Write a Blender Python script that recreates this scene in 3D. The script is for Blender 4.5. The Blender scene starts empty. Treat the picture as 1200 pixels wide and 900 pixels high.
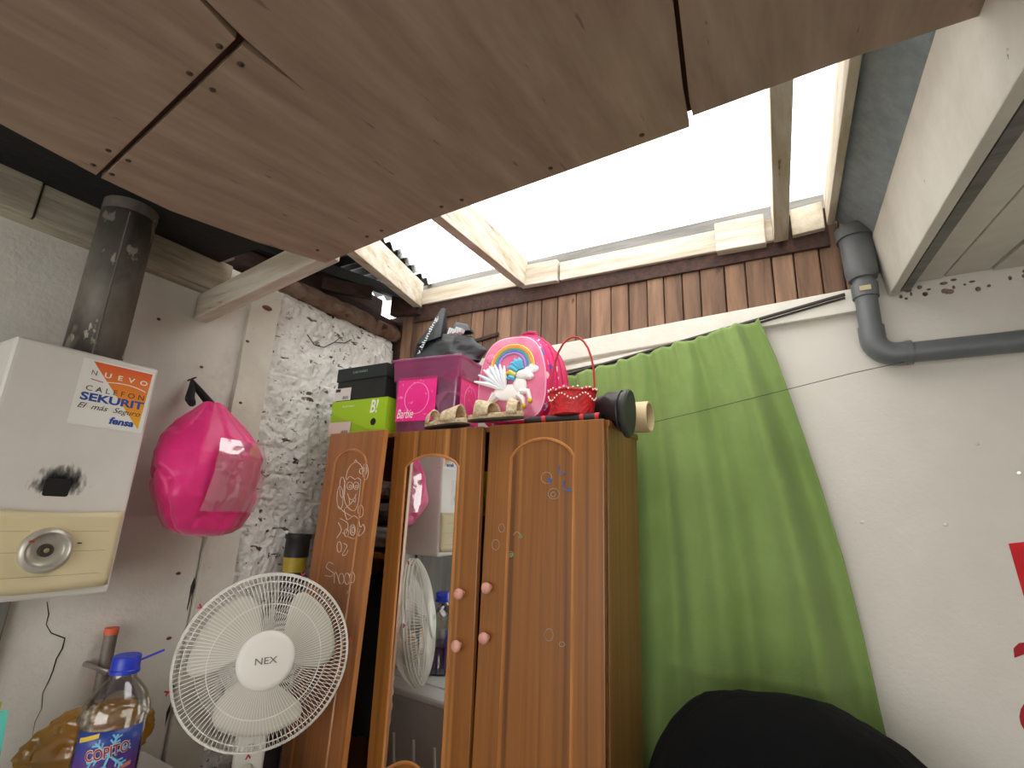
import bpy, bmesh, math, random
from mathutils import Vector, Matrix, noise
random.seed(7)
scene = bpy.context.scene
COL = scene.collection
# ------------------------------------------------------------------ camera
FPX = 588.0
UPc = Vector((97, -2240, FPX)).normalized()
FWc = Vector((354, 170, FPX)); FWc = (FWc - UPc * FWc.dot(UPc)).normalized()
RTc = FWc.cross(UPc)
if RTc.x < 0: RTc = -RTc
CAM = Vector((0, 0, 1.45))
cd = bpy.data.cameras.new('camera'); cam = bpy.data.objects.new('camera', cd); COL.objects.link(cam)
cd.sensor_fit = 'HORIZONTAL'; cd.sensor_width = 36; cd.lens = 36 * FPX / 1200; cd.clip_start = 0.02
# columns: camera x right, camera y up, camera -forward, in world axes
cx = Vector((RTc.x, FWc.x, UPc.x)); cy = -Vector((RTc.y, FWc.y, UPc.y)); cz = -Vector((RTc.z, FWc.z, UPc.z))
cam.matrix_world = Matrix(((cx.x, cy.x, cz.x, CAM.x), (cx.y, cy.y, cz.y, CAM.y), (cx.z, cy.z, cz.z, CAM.z), (0, 0, 0, 1)))
scene.camera = cam
# ------------------------------------------------------------------ light
scene.view_settings.view_transform = 'Standard'; scene.view_settings.look = 'None'
scene.view_settings.gamma = 1; scene.view_settings.use_curve_mapping = False
scene.view_settings.exposure = 0.98
w = bpy.data.worlds.new('overcast_sky'); scene.world = w; w.use_nodes = True
w.node_tree.nodes['Background'].inputs[0].default_value = (1.0, 0.982, 0.945, 1)
w.node_tree.nodes['Background'].inputs[1].default_value = 2.2
scene.cycles.use_denoising = True
scene.cycles.max_bounces = 10; scene.cycles.diffuse_bounces = 6; scene.cycles.transparent_max_bounces = 16
scene.cycles.sample_clamp_indirect = 8

# ------------------------------------------------------------------ measuring helpers (metres in the room)
def ray(px, py):
    c = Vector((px - 600, py - 450, FPX))
    return Vector((RTc.dot(c), FWc.dot(c), UPc.dot(c)))
def onx(px, py, v): d = ray(px, py); return CAM + d * (v / d.x)
def ony(px, py, v): d = ray(px, py); return CAM + d * (v / d.y)
def onz(px, py, v): d = ray(px, py); return CAM + d * ((v - CAM.z) / d.z)
PA, PB = 2.04, 0.13                      # plywood ceiling: z = PA + PB*y
def onply(px, py): d = ray(px, py); return CAM + d * ((PA - CAM.z) / (d.z - PB * d.y))
def plyz(y): return PA + PB * y
def rb(y): return 2.23 + 0.14 * y         # underside of the rafters
def roofz(y): return rb(y) + 0.165
# ------------------------------------------------------------------ materials
def lin(c):
    return tuple(((v / 255) / 12.92 if v / 255 <= 0.04045 else ((v / 255 + 0.055) / 1.055) ** 2.4) for v in c) + (1,)
MATS = {}
def mat(name, c, c2=None, scale=6, stretch=(1, 1, 1), rough=0.6, bump=0.0, bscale=None, lo=.35, hi=.65, metal=0,
        spots=None, coat=0, spec=.5, sheen=0, detail=5, alpha=None, layer=None):
    if name in MATS: return MATS[name]
    m = bpy.data.materials.new(name); m.use_nodes = True; nt = m.node_tree; N = nt.nodes; L = nt.links
    b = N['Principled BSDF']; b.inputs['Roughness'].default_value = rough; b.inputs['Metallic'].default_value = metal
    b.inputs['Specular IOR Level'].default_value = spec; b.inputs['Coat Weight'].default_value = coat
    b.inputs['Sheen Weight'].default_value = sheen
    b.inputs['Base Color'].default_value = lin(c)
    tc = N.new('ShaderNodeTexCoord'); mp = N.new('ShaderNodeMapping'); mp.inputs['Scale'].default_value = stretch
    L.new(tc.outputs['Object'], mp.inputs[0])
    out = None
    def nz(sc, d=detail):
        n = N.new('ShaderNodeTexNoise'); n.inputs['Scale'].default_value = sc; n.inputs['Detail'].default_value = d
        n.inputs['Roughness'].default_value = .62
        L.new(mp.outputs[0], n.inputs['Vector']); return n
    if c2:
        n = nz(scale); r = N.new('ShaderNodeValToRGB'); r.color_ramp.elements[0].position = lo; r.color_ramp.elements[1].position = hi
        r.color_ramp.elements[0].color = lin(c); r.color_ramp.elements[1].color = lin(c2)
        L.new(n.outputs[0], r.inputs[0]); out = r.outputs[0]
    for sp in ([layer] if layer else []) + (spots or []):    # (colour, scale, threshold, softness, stretch)
        if len(sp) > 4:
            mp2 = N.new('ShaderNodeMapping'); mp2.inputs['Scale'].default_value = sp[4]; L.new(tc.outputs['Object'], mp2.inputs[0])
            n = N.new('ShaderNodeTexNoise'); n.inputs['Scale'].default_value = sp[1]; n.inputs['Detail'].default_value = 4; L.new(mp2.outputs[0], n.inputs['Vector'])
        else: n = nz(sp[1], 4)
        r = N.new('ShaderNodeValToRGB'); r.color_ramp.elements[0].position = sp[2]; r.color_ramp.elements[1].position = sp[2] + sp[3]
        L.new(n.outputs[0], r.inputs[0])
        mx = N.new('ShaderNodeMix'); mx.data_type = 'RGBA'
        L.new(r.outputs[0], mx.inputs['Factor'])
        if out: L.new(out, mx.inputs['A'])
        else: mx.inputs['A'].default_value = lin(c)
        mx.inputs['B'].default_value = lin(sp[0]); out = mx.outputs['Result']
    if out: L.new(out, b.inputs['Base Color'])
    if bump:
        n = nz(bscale or scale * 3); bp = N.new('ShaderNodeBump'); bp.inputs['Strength'].default_value = bump
        bp.inputs['Distance'].default_value = .01
        L.new(n.outputs[0], bp.inputs['Height']); L.new(bp.outputs[0], b.inputs['Normal'])
    if alpha is not None: b.inputs['Alpha'].default_value = alpha
    MATS[name] = m; return m
def clearmat(name, tint, gloss=.12, body=None, bodyfac=0., rough=.08):
    """thin clear plastic: see-through, a little gloss, some body colour"""
    m = bpy.data.materials.new(name); m.use_nodes = True; nt = m.node_tree; N = nt.nodes; L = nt.links
    N.remove(N['Principled BSDF']); o = N['Material Output']
    t = N.new('ShaderNodeBsdfTransparent'); t.inputs[0].default_value = lin(tint)
    g = N.new('ShaderNodeBsdfGlossy'); g.inputs['Roughness'].default_value = rough
    lw = N.new('ShaderNodeLayerWeight'); lw.inputs[0].default_value = .35
    mu = N.new('ShaderNodeMath'); mu.operation = 'MULTIPLY_ADD'; mu.inputs[1].default_value = .6; mu.inputs[2].default_value = gloss
    L.new(lw.outputs['Fresnel'], mu.inputs[0])
    a = N.new('ShaderNodeMixShader'); L.new(mu.outputs[0], a.inputs[0])
    base = t.outputs[0]
    if body:
        d = N.new('ShaderNodeBsdfDiffuse'); d.inputs[0].default_value = lin(body); tr = N.new('ShaderNodeBsdfTranslucent'); tr.inputs[0].default_value = lin(body)
        q = N.new('ShaderNodeMixShader'); q.inputs[0].default_value = .5; L.new(d.outputs[0], q.inputs[1]); L.new(tr.outputs[0], q.inputs[2])
        p = N.new('ShaderNodeMixShader'); p.inputs[0].default_value = bodyfac; L.new(t.outputs[0], p.inputs[1]); L.new(q.outputs[0], p.inputs[2]); base = p.outputs[0]
    L.new(base, a.inputs[1]); L.new(g.outputs[0], a.inputs[2]); L.new(a.outputs[0], o.inputs[0])
    return m

WHITE = mat('aged_white_paint', (222, 219, 209), (203, 198, 186), 3, bump=.25, bscale=30, rough=.7,
            spots=[((120, 105, 90), 26, .70, .04)])
PLASTER = mat('off_white_plaster', (223, 220, 212), (206, 202, 193), 2.2, bump=.3, bscale=45, rough=.75,
              spots=[((168, 158, 148), 3.2, .62, .2)])
BACKPL = mat('white_wall_plaster', (215, 211, 202), (204, 199, 190), 1.6, bump=.18, bscale=70, rough=.8)
ROUGHW = mat('rough_painted_masonry', (236, 234, 230), (220, 217, 212), 6, bump=.5, bscale=60, rough=.85,
             spots=[((84, 66, 56), 26, .615, .035), ((96, 78, 66), 13, .635, .03, (1, 1, 3.2)), ((208, 205, 199), 9, .5, .2)])
TIMBERW = mat('whitewashed_timber', (216, 208, 190), (170, 152, 124), 9, (1, 1, 1), rough=.75, bump=.4, bscale=28,
              spots=[((98, 78, 60), 16, .68, .06)])
TIMBERX = mat('whitewashed_timber_x', (216, 210, 198), (182, 168, 146), 7, (.35, 4, 4), rough=.75, bump=.4, bscale=14,
              spots=[((104, 84, 66), 14, .68, .06)])
TIMBERY = mat('whitewashed_timber_y', (216, 210, 196), (182, 166, 140), 7, (4, .35, 4), rough=.75, bump=.4, bscale=14,
              spots=[((104, 84, 66), 14, .66, .06)])
PLATE = mat('weathered_grey_timber', (186, 178, 160), (140, 130, 112), 6, (4, .4, 4), rough=.8, bump=.5, bscale=12,
            spots=[((66, 58, 50), 11, .66, .06)])
DARKT = mat('dark_red_timber', (74, 46, 36), (44, 28, 24), 8, (4, .5, 4), rough=.8, bump=.5, bscale=14)
BRICKD = mat('bare_brick_and_mortar', (112, 74, 58), (140, 122, 108), 9, (1, 1, 1), rough=.9, bump=.8, bscale=30,
             spots=[((50, 38, 32), 14, .6, .08)])
PLANK = [mat('brown_plank_%d' % i, a, b, 5, (5, 5, .5), rough=.75, bump=.35, bscale=16, spots=[((52, 32, 24), 9, .67, .05, (2.2, 1, .8))])
         for i, (a, b) in enumerate([((140, 106, 82), (98, 72, 55)), ((122, 92, 70), (84, 62, 48)), ((150, 116, 92), (108, 82, 63))])]
PLY = mat('plywood', (172, 150, 130), (140, 118, 100), 4.5, (5, .35, 5), rough=.7, bump=.1, bscale=30, lo=.3, hi=.7,
          spots=[((148, 120, 102), 2.2, .58, .18, (2, .7, 1)), ((124, 100, 82), 26, .68, .05, (2.4, .5, 1))])
GAPBR = mat('red_brown_joint', (88, 50, 42), rough=.9)
BLACKF = mat('black_roofing_felt', (20, 20, 19), (13, 13, 13), 12, rough=.8, bump=.4)
SCREW = mat('screw_head', (70, 56, 46), rough=.5, metal=.4)
METALD = mat('dark_corrugated_metal', (44, 46, 50), (30, 31, 34), 7, rough=.55, bump=.1)
GREYT = mat('grey_timber', (132, 130, 126), (106, 104, 100), 8, (.4, 4, 4), rough=.8, bump=.3)
GREYP = mat('haze_tinted_board', (158, 170, 178), (136, 150, 158), 18, rough=.8, bump=.6, bscale=60)  # bluish lens haze put into the grey board colour
PVC = mat('grey_pvc', (104, 108, 110), (90, 94, 96), 4, rough=.42)
BRUSH = mat('black_grime', (26, 24, 23), rough=.9)

# translucent roofing
def skymat():
    m = bpy.data.materials.new('translucent_roofing'); m.use_nodes = True; N = m.node_tree.nodes; L = m.node_tree.links
    N.remove(N['Principled BSDF']); o = N['Material Output']
    t = N.new('ShaderNodeBsdfTransparent'); t.inputs[0].default_value = (.97, .98, 1, 1)
    tr = N.new('ShaderNodeBsdfTranslucent'); tr.inputs[0].default_value = (.9, .9, .9, 1)
    mx = N.new('ShaderNodeMixShader'); mx.inputs[0].default_value = .5
    L.new(t.outputs[0], mx.inputs[1]); L.new(tr.outputs[0], mx.inputs[2]); L.new(mx.outputs[0], o.inputs[0]); return m
SKYSHEET = skymat()

# ------------------------------------------------------------------ mesh builder
class MB:
    def __init__(s, M=None): s.v = []; s.f = []; s.M = M
    def P(s, p):
        p = Vector(p); return s.M @ p if s.M else p
    def add(s, vs, fs):
        o = len(s.v); s.v += [s.P(p) for p in vs]; s.f += [[i + o for i in f] for f in fs]; return s
    def box(s, a, b):
        x0, y0, z0 = a; x1, y1, z1 = b
        return s.hexa([(x0, y0, z0), (x1, y0, z0), (x1, y1, z0), (x0, y1, z0), (x0, y0, z1), (x1, y0, z1), (x1, y1, z1), (x0, y1, z1)])
    def hexa(s, v): return s.add(v, [(3, 2, 1, 0), (4, 5, 6, 7), (0, 1, 5, 4), (1, 2, 6, 5), (2, 3, 7, 6), (3, 0, 4, 7)])
    def bar(s, p, q, wv, hv):
        """beam from p to q (centre of its underside-left edge), section spanned by vectors wv, hv"""
        p, q, wv, hv = map(Vector, (p, q, wv, hv))
        return s.hexa([p, q, q + wv, p + wv, p + hv, q + hv, q + wv + hv, p + wv + hv])
    def tube(s, pts, r, n=8, caps=True, closed=False):
        pts = [Vector(p) for p in pts]; rs = r if isinstance(r, (list, tuple)) else [r] * len(pts)
        N = len(pts); vs = []; fs = []; prev = None
        for i, p in enumerate(pts):
            a = pts[(i - 1) % N] if (i > 0 or closed) else p; b = pts[(i + 1) % N] if (i < N - 1 or closed) else p
            t = (b - a).normalized() if (b - a).length > 1e-9 else Vector((0, 0, 1))
            if prev is None: u = t.orthogonal().normalized()
            else:
                u = prev - t * prev.dot(t); u = u.normalized() if u.length > 1e-6 else t.orthogonal().normalized()
            prev = u; v = t.cross(u)
            for k in range(n):
                an = 2 * math.pi * k / n; vs.append(p + (u * math.cos(an) + v * math.sin(an)) * rs[i])
        for i in range(N if closed else N - 1):
            j = (i + 1) % N
            for k in range(n): fs.append((i * n + k, i * n + (k + 1) % n, j * n + (k + 1) % n, j * n + k))
        if caps and not closed: fs += [tuple(range(n))[::-1], tuple(range((N - 1) * n, N * n))]
        return s.add(vs, fs)
    def lathe(s, prof, n=32, caps=True):
        """profile [(r, z)] about local z"""
        vs = []; fs = []
        for r, z in prof:
            for k in range(n): a = 2 * math.pi * k / n; vs.append((r * math.cos(a), r * math.sin(a), z))
        for i in range(len(prof) - 1):
            for k in range(n): fs.append((i * n + k, i * n + (k + 1) % n, (i + 1) * n + (k + 1) % n, (i + 1) * n + k))
        if caps: fs += [tuple(range(n))[::-1], tuple(range((len(prof) - 1) * n, len(prof) * n))]
        return s.add(vs, fs)
    def ell(s, c, r, nu=20, nv=12, fn=None):
        c = Vector(c); vs = []; fs = []
        for j in range(nv + 1):
            th = math.pi * j / nv
            for i in range(nu):
                ph = 2 * math.pi * i / nu; d = Vector((math.sin(th) * math.cos(ph), math.sin(th) * math.sin(ph), math.cos(th)))
                k = fn(d) if fn else 1
                vs.append(c + Vector((d.x * r[0], d.y * r[1], d.z * r[2])) * k)
        for j in range(nv):
            for i in range(nu): fs.append((j * nu + i, (j + 1) * nu + i, (j + 1) * nu + (i + 1) % nu, j * nu + (i + 1) % nu))
        return s.add(vs, fs)
    def grid(s, fn, nu, nv):
        vs = [fn(i / nu, j / nv) for j in range(nv + 1) for i in range(nu + 1)]
        fs = [(j * (nu + 1) + i, j * (nu + 1) + i + 1, (j + 1) * (nu + 1) + i + 1, (j + 1) * (nu + 1) + i) for j in range(nv) for i in range(nu)]
        return s.add(vs, fs)
    def prism(s, poly, off):
        """polygon (3D points) extruded by vector off"""
        n = len(poly); off = Vector(off); vs = [Vector(p) for p in poly] + [Vector(p) + off for p in poly]
        return s.add(vs, [tuple(range(n))[::-1], tuple(range(n, 2 * n))] + [(i, (i + 1) % n, (i + 1) % n + n, i + n) for i in range(n)])
    def build(s, name, m, parent=None, smooth=False, bevel=0, seg=2, solid=0, weld=False, subd=0):
        off = parent_loc(parent) if parent else Vector((0, 0, 0))
        if not parent:
            xs = [v.x for v in s.v]; ys = [v.y for v in s.v]; zs = [v.z for v in s.v]
            off = Vector(((min(xs) + max(xs)) / 2, (min(ys) + max(ys)) / 2, min(zs)))
        me = bpy.data.meshes.new(name); me.from_pydata([v - off for v in s.v], [], s.f); me.update()
        bm = bmesh.new(); bm.from_mesh(me)
        if weld: bmesh.ops.remove_doubles(bm, verts=bm.verts, dist=1e-5)
        if not solid: bmesh.ops.recalc_face_normals(bm, faces=bm.faces)
        if bevel: bmesh.ops.bevel(bm, geom=[e for e in bm.edges if e.calc_face_angle(0) > .5], offset=bevel, segments=seg, affect='EDGES', profile=.6)
        bm.to_mesh(me); bm.free()
        if smooth:
            for p in me.polygons: p.use_smooth = True
            me.set_sharp_from_angle(angle=math.radians(42))
        o = bpy.data.objects.new(name, me); COL.objects.link(o); me.materials.append(m)
        if parent: o.parent = parent
        else: o.location = off
        if solid:
            md = o.modifiers.new('thickness', 'SOLIDIFY'); md.thickness = solid; md.offset = 0
        if subd:
            md = o.modifiers.new('subd', 'SUBSURF'); md.levels = md.render_levels = subd
        return o
def parent_loc(p):
    l = Vector((0, 0, 0))
    while p: l += p.location; p = p.parent
    return l
def tag(o, label=None, cat=None, group=None, kind=None):
    if label: o['label'] = label
    if cat: o['category'] = cat
    if group: o['group'] = group
    if kind: o['kind'] = kind
    return o
def empty(name, loc, label=None, cat=None, group=None, kind=None):
    o = bpy.data.objects.new(name, None); COL.objects.link(o); o.location = loc; o.empty_display_size = .05
    return tag(o, label, cat, group, kind)
def frame(o, x, y, z):
    """matrix with the given axes and origin"""
    x, y, z, o = Vector(x), Vector(y), Vector(z), Vector(o)
    return Matrix(((x.x, y.x, z.x, o.x), (x.y, y.y, z.y, o.y), (x.z, y.z, z.z, o.z), (0, 0, 0, 1)))
def rotz(loc, deg): return Matrix.Translation(loc) @ Matrix.Rotation(math.radians(deg), 4, 'Z')
def text(s, name, m, parent, M, width, height=None, depth=.0006, shear=0, bend=None, spacing=1, bold=0, align=0):
    """flat lettering: local x = reading direction, y = up, z = out of the surface"""
    cu = bpy.data.curves.new(name, 'FONT'); cu.body = s; cu.size = 1; cu.shear = shear; cu.space_character = spacing; cu.resolution_u = 3
    t = bpy.data.objects.new(name, cu); COL.objects.link(t); bpy.context.view_layer.update()
    me = bpy.data.meshes.new_from_object(t.evaluated_get(bpy.context.evaluated_depsgraph_get()))
    xs = [v.co.x for v in me.vertices]; ys = [v.co.y for v in me.vertices]
    if bold:
        bpy.data.meshes.remove(me); cu.offset = bold; bpy.context.view_layer.update()
        me = bpy.data.meshes.new_from_object(t.evaluated_get(bpy.context.evaluated_depsgraph_get()))
    bpy.data.objects.remove(t); bpy.data.curves.remove(cu)
    x0, y0 = min(xs), min(ys); sx = width / (max(xs) - x0); sy = (height / (max(ys) - y0)) if height else sx
    b = MB(); vs = []
    for v in me.vertices:
        p = Vector(((v.co.x - x0) * sx, (v.co.y - y0) * sy, 0)); vs.append(M @ (bend(p) if bend else p))
    b.v = vs; b.f = [list(p.vertices) for p in me.polygons]; bpy.data.meshes.remove(me)
    o = b.build(name, m, parent)
    return o
def facets(n, sd, jit=.07, k=14.):
    rg = random.Random(sd); pl = []
    for i in range(n):
        z = 1 - 2 * (i + .5) / n; a = i * 2.39996 + rg.uniform(-.5, .5); r = (1 - z * z) ** .5
        pl.append((Vector((r * math.cos(a), r * math.sin(a), z)), 1 + rg.uniform(-jit, jit)))
    def f(d):
        m = 0
        for nn, h in pl:
            q = d.dot(nn) / h
            if q > .3: m += q ** k
        return m ** (-1 / k) if m > 0 else 1
    return f
def fbm(p, o=4, H=1.0): return noise.fractal(Vector(p), H, 2.0, o)
# ================================================================== SETTING
XL, YB = -1.9, 1.9
FLOORM = mat('grey_cement_floor', (150, 146, 140), (128, 124, 118), 4, rough=.6, bump=.1)
tag(MB().box((-2.2, -3.2, -.08), (2.0, 2.1, 0)).build('floor', FLOORM), 'worn grey cement floor of the room', 'floor', kind='structure')
# ---- left wall
wl = empty('wall_left', (XL, 0, 0), 'white plastered left wall with a pilaster and rough masonry', 'wall', kind='structure')
MB().box((XL - .12, -2.2, 0), (XL, 1.2, 2.35)).build('plaster', PLASTER, wl)
MB().box((XL - .12, 1.2, 0), (XL - .02, 2.02, 2.35)).build('masonry_core', ROUGHW, wl)
MB().box((XL, .1, 0), (XL + .010, 1.07, 1.40)).build('lower_render', PLASTER, wl, bevel=.004)
def rough(u, v):
    y = 1.195 + u * .705; z = .55 + v * 1.80
    row = math.floor(z / .105); fy = ((y + (row % 2) * .14) / .28) % 1; fz = (z / .105) % 1
    groove = max(0, 1 - min(fz, 1 - fz) / .09) * .6 + max(0, 1 - min(fy, 1 - fy) / .04) * .4
    h = .014 * fbm((y * 9, z * 9, 1.3), 6, .8) + .006 * fbm((y * 40, z * 40, 3.3), 3, .6) - .010 * groove * (.5 + noise.noise(Vector((y * 5, z * 5, 9))))
    edge = .02 * max(0, (v - .985) / .015)
    return (XL + .004 + h - edge, y, z)
MB().grid(rough, 150, 330).build('rough_masonry', ROUGHW, wl, smooth=True)
def col(u, v):
    z = .3 + v * 2.02; y = 1.075 + u * .125 + .004 * noise.noise(Vector((z * 6, u, 2)))
    return (XL + .028 + .003 * fbm((y * 12, z * 8, 5), 4), y, z)
MB().grid(col, 16, 160).build('pilaster', WHITE, wl, smooth=True)
MB().box((XL, 1.078, .3), (XL + .026, 1.196, 2.318)).build('pilaster_core', WHITE, wl)
b = MB(); pts = []
for i in range(24):
    z = 1.34 - i * .035; pts.append((XL + .004 + .002 * random.random(), 1.064 + .006 * noise.noise(Vector((z * 14, 0, 0))), z))
b.tube(pts, [.002 + .016 * abs(noise.noise(Vector((i * .9, 3, 1)))) for i in range(24)], 5)
b.build('joint_crack', BRUSH, wl)
cr = [(55, 705), (57, 720), (54, 732), (60, 742), (76, 748), (73, 760), (66, 772), (62, 786), (58, 796), (50, 812), (49, 830), (41, 846), (38, 862)]
b = MB(); b.tube([onx(*p, XL + .0105) for p in cr], [.0007, .0014, .001, .0014, .0016, .0018, .0016, .0015, .0013, .001, .0008, .0006, .0004], 5); b.build('wall_crack', BRUSH, wl)
# holes and chips on the wall
b = MB()
for p in [(186, 374), (236, 430), (282, 472), (290, 400), (276, 560), (209, 672), (198, 748)]:
    q = onx(*p, XL + (.028 if 275 < p[0] < 300 else .011)); b.ell(q, (.003, .006 + .004 * random.random(), .005), 8, 5)
b.build('chip', mat('red_brown_chip', (98, 62, 52), rough=.9), wl)
b = MB(); b.ell(onx(313, 361, XL + .03), (.014, .022, .010), 10, 6); b.build('brick_chip', BRICKD, wl)
b = MB()
b.tube([onx(*p, XL + .018) for p in [(360, 392), (368, 404), (380, 407), (392, 401), (404, 402), (412, 398)]], .0022, 5)
b.tube([onx(*p, XL + .018) for p in [(392, 401), (398, 396), (402, 399)]], .0018, 5)
b.build('dry_root', BRUSH, wl)
# wall plates (timber on top of left wall)
MB().box((XL - .03, .40, 2.222), (XL + .035, .975, 2.345)).build('wall_plate', PLATE, wl, bevel=.004)
MB().box((XL - .03, -2.0, 2.222), (XL + .042, .395, 2.352)).build('wall_plate', PLATE, wl, bevel=.004)
MB().box((XL - .02, -2.0, 2.205), (XL + .020, .97, 2.222)).build('plate_shadow_gap', PLATE, wl)
b = MB()
def mort(u, v):
    y = 1.14 + u * .78; a = v * math.pi
    r = .05 + .012 * fbm((y * 8, v * 3, 2), 4) + .006 * fbm((y * 30, v * 8, 4), 3)
    return (XL - .01 + math.sin(a) * r, y, 2.388 - math.cos(a) * (.042 + .012 * noise.noise(Vector((y * 14, 0, v * 2)))))
b.grid(mort, 90, 12); b.build('broken_brick_course', BRICKD, wl, smooth=True)
MB().box((XL - .10, 1.0, 2.40), (XL - .02, 2.0, 2.47)).build('eave_beam', DARKT, wl)
MB().box((XL - .07, 1.08, 2.30), (XL - .018, 1.96, 2.45)).build('sky_gap_strip', DARKT, wl)  # added dark strip, stops sky leaking between brick course and wall
MB().box((XL - .15, .90, 2.35), (XL - .12, 1.45, 2.62)).build('eave_light_blocker', DARKT, wl)  # added outer board, blocks sky light coming over the wall
MB().bar((XL - .02, 1.42, 2.44), (XL + .10, 1.62, 2.455), (.03, -.02, 0), (0, 0, .06)).build('roof_block', DARKT, wl)
# grey board under the water heater
bd = MB().box((XL + .010, .28, .40), (XL + .028, .585, 1.19)).build('trim_1', mat('grey_board', (128, 126, 122), (104, 102, 98), 5, (4, 4, .5), rough=.8, bump=.3), bevel=.003)
tag(bd, 'upright grey board on the wall under the water heater', 'trim', kind='structure')
# ---- back wall
wb = empty('wall_back', (0, YB, 0), 'smooth white back wall with brown timber planks at the top', 'wall', kind='structure')
MB().box((-2.02, YB, 0), (.20, YB + .1, 2.152)).build('plaster', BACKPL, wb)
MB().box((.20, YB, 0), (1.62, YB + .1, 2.46)).build('plaster', BACKPL, wb)
MB().box((-2.02, YB + .035, 2.1), (.32, YB + .07, 2.50)).build('plank_backing', DARKT, wb)
px = -1.84; i = 0
zbot = lambda x: 2.163 + (x + 1.35) / 1.49 * .055
while px < .235:
    wdt = random.uniform(.066, .092); x1 = min(px + wdt, .24); d = random.uniform(.001, .007)
    z0 = zbot((px + x1) / 2)
    MB().box((px + .002, YB + .004 - d, z0), (x1 - .002, YB + .036, 2.56)).build('plank', PLANK[i % 3 if random.random() < .7 else 1], wb, bevel=.003, seg=1)
    px = x1; i += 1
    if .24 - px < .02: break
MB().bar((-1.75, YB - .012, 2.425), (.14, YB - .012, 2.405), (0, .03, 0), (0, 0, .15)).build('shaded_header', DARKT, wb, bevel=.003)  # shade below the back beam put into this strip's dark colour
# white ledger board below the planks
p0 = ony(560, 424, YB - .022); p1 = ony(972, 349, YB - .022)
b = MB(); b.bar((p0.x - .3, YB - .03, zbot(p0.x - .3) - .085), (.20, YB - .03, zbot(.2) - .075), (0, .03, 0), (0, 0, .080)); b.build('white_ledger', WHITE, wb, bevel=.004)
MB().bar((-1.3, YB - .040, 2.01), (-.3, YB - .040, 2.10), (0, .04, 0), (0, 0, .018)).build('lower_ledger', WHITE, wb, bevel=.002)
a = ony(541, 406, YB - .012); c = ony(583, 393, YB - .012)
MB().bar(a, c, (0, .012, 0), (0, 0, .018)).build('short_batten', DARKT, wb, bevel=.002)
# small bumps, nails
b = MB()
for p in [(1010, 612), (1108, 615), (1145, 520)]: b.ell(ony(*p, YB), (.006, .004, .005), 10, 6)
b.build('filler_bump', BACKPL, wb, smooth=True)
b = MB(); b.tube([ony(1194, 554, YB), ony(1194, 554, YB - .025)], .004, 6); b.build('nail', mat('steel', (190, 190, 188), rough=.3, metal=.9), wb)
b = MB()
for k in range(26):
    x = random.uniform(.30, .66); b.ell((x, YB - .002, 2.205 + random.uniform(-.035, .01)), (random.uniform(.003, .010), .004, random.uniform(.003, .008)), 8, 5)
b.build('damp_stain', BRICKD, wb)
# ---- right and rear walls, out of view
tag(MB().box((1.6, -2.2, 0), (1.7, 2.0, 2.5)).build('wall_right', BACKPL), 'plain white wall on the right side of the room', 'wall', kind='structure')
wr = empty('wall_rear', (0, -2.2, 0), 'white rear wall with a wide open doorway', 'wall', kind='structure')
MB().box((-2.02, -2.3, 0), (-1.4, -2.2, 2.5)).build('plaster', BACKPL, wr)
MB().box((1.3, -2.3, 0), (1.7, -2.2, 2.5)).build('plaster', BACKPL, wr)
MB().box((-1.4, -2.3, 2.1), (1.3, -2.2, 2.5)).build('lintel', BACKPL, wr)
# ---- ceiling: plywood sheets
ce = empty('ceiling', (-.4, 0, 2.1), 'low ceiling of plywood sheets with painted boards on the right', 'ceiling', kind='structure')
def ply(name, poly, m=PLY):
    vs = [(x, y, plyz(y)) for x, y in poly]
    return MB().prism(vs, (0, 0, .012)).build('plywood_sheet', m, ce)
S1 = [(-1.200, .330), (-.628, .280)]
s_a = ply('a', [(-1.130, -.10), (-1.140, .166), (-1.192, .322), (-.634, .273), (-.606, .19), (-.60, -.10)])
s_b = ply('b', [(-1.196, .332), (-1.225, .476), (-1.218, .68), (-1.187, .878), (-.758, .832), (-.393, .818), (-.128, .806), (-.118, .70), (-.097, .54), (-.09, .447), (-.626, .412), (-.637, .390), (-.637, .285)])
s_c = ply('c', [(-.594, -.10), (-.600, .19), (-.622, .276), (-.637, .390), (-.626, .412), (-.09, .447), (-.06, -.10)])
s_d = ply('d', [(-.052, -.10), (-.088, .52), (-.115, .74), (-.117, .778), (.118, .769), (.300, .775), (.30, -.10)])
MB().prism([(-1.13, -2.2, 2.03), (.3, -2.2, 2.03), (.3, -.105, 2.03), (-1.13, -.105, 2.03)], (0, 0, .012)).build('plywood_sheet', PLY, ce)
MB().prism([(x, y, plyz(y) + .014) for x, y in [(-1.19, .29), (-1.19, .36), (-.60, .33), (-.60, .25)]], (0, 0, .03)).build('joint_batten', GAPBR, ce)
MB().prism([(x, y, plyz(y) + .014) for x, y in [(-.66, -.1), (-.57, -.1), (-.60, .42), (-.68, .42)]], (0, 0, .03)).build('joint_batten', GAPBR, ce)
MB().prism([(x, y, plyz(y) + .014) for x, y in [(-.14, -.1), (-.02, -.1), (-.06, .78), (-.16, .78)]], (0, 0, .03)).build('joint_batten', GAPBR, ce)
for k, p in enumerate([(257, 54), (282, 75), (222, 86), (249, 105), (127, 176), (150, 188), (109, 193), (131, 204), (447, 270), (372, 293), (430, 277), (517, 242), (541, 234), (645, 197), (752, 158)]):
    q = onply(*p); sh = [s_a, s_b][1 if p in ((282, 75), (249, 105), (150, 188), (131, 204)) or k > 7 else 0]
    MB().ell((q.x, q.y, q.z), (.0052, .0052, .003), 10, 6).build('screw', SCREW, sh)
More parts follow.
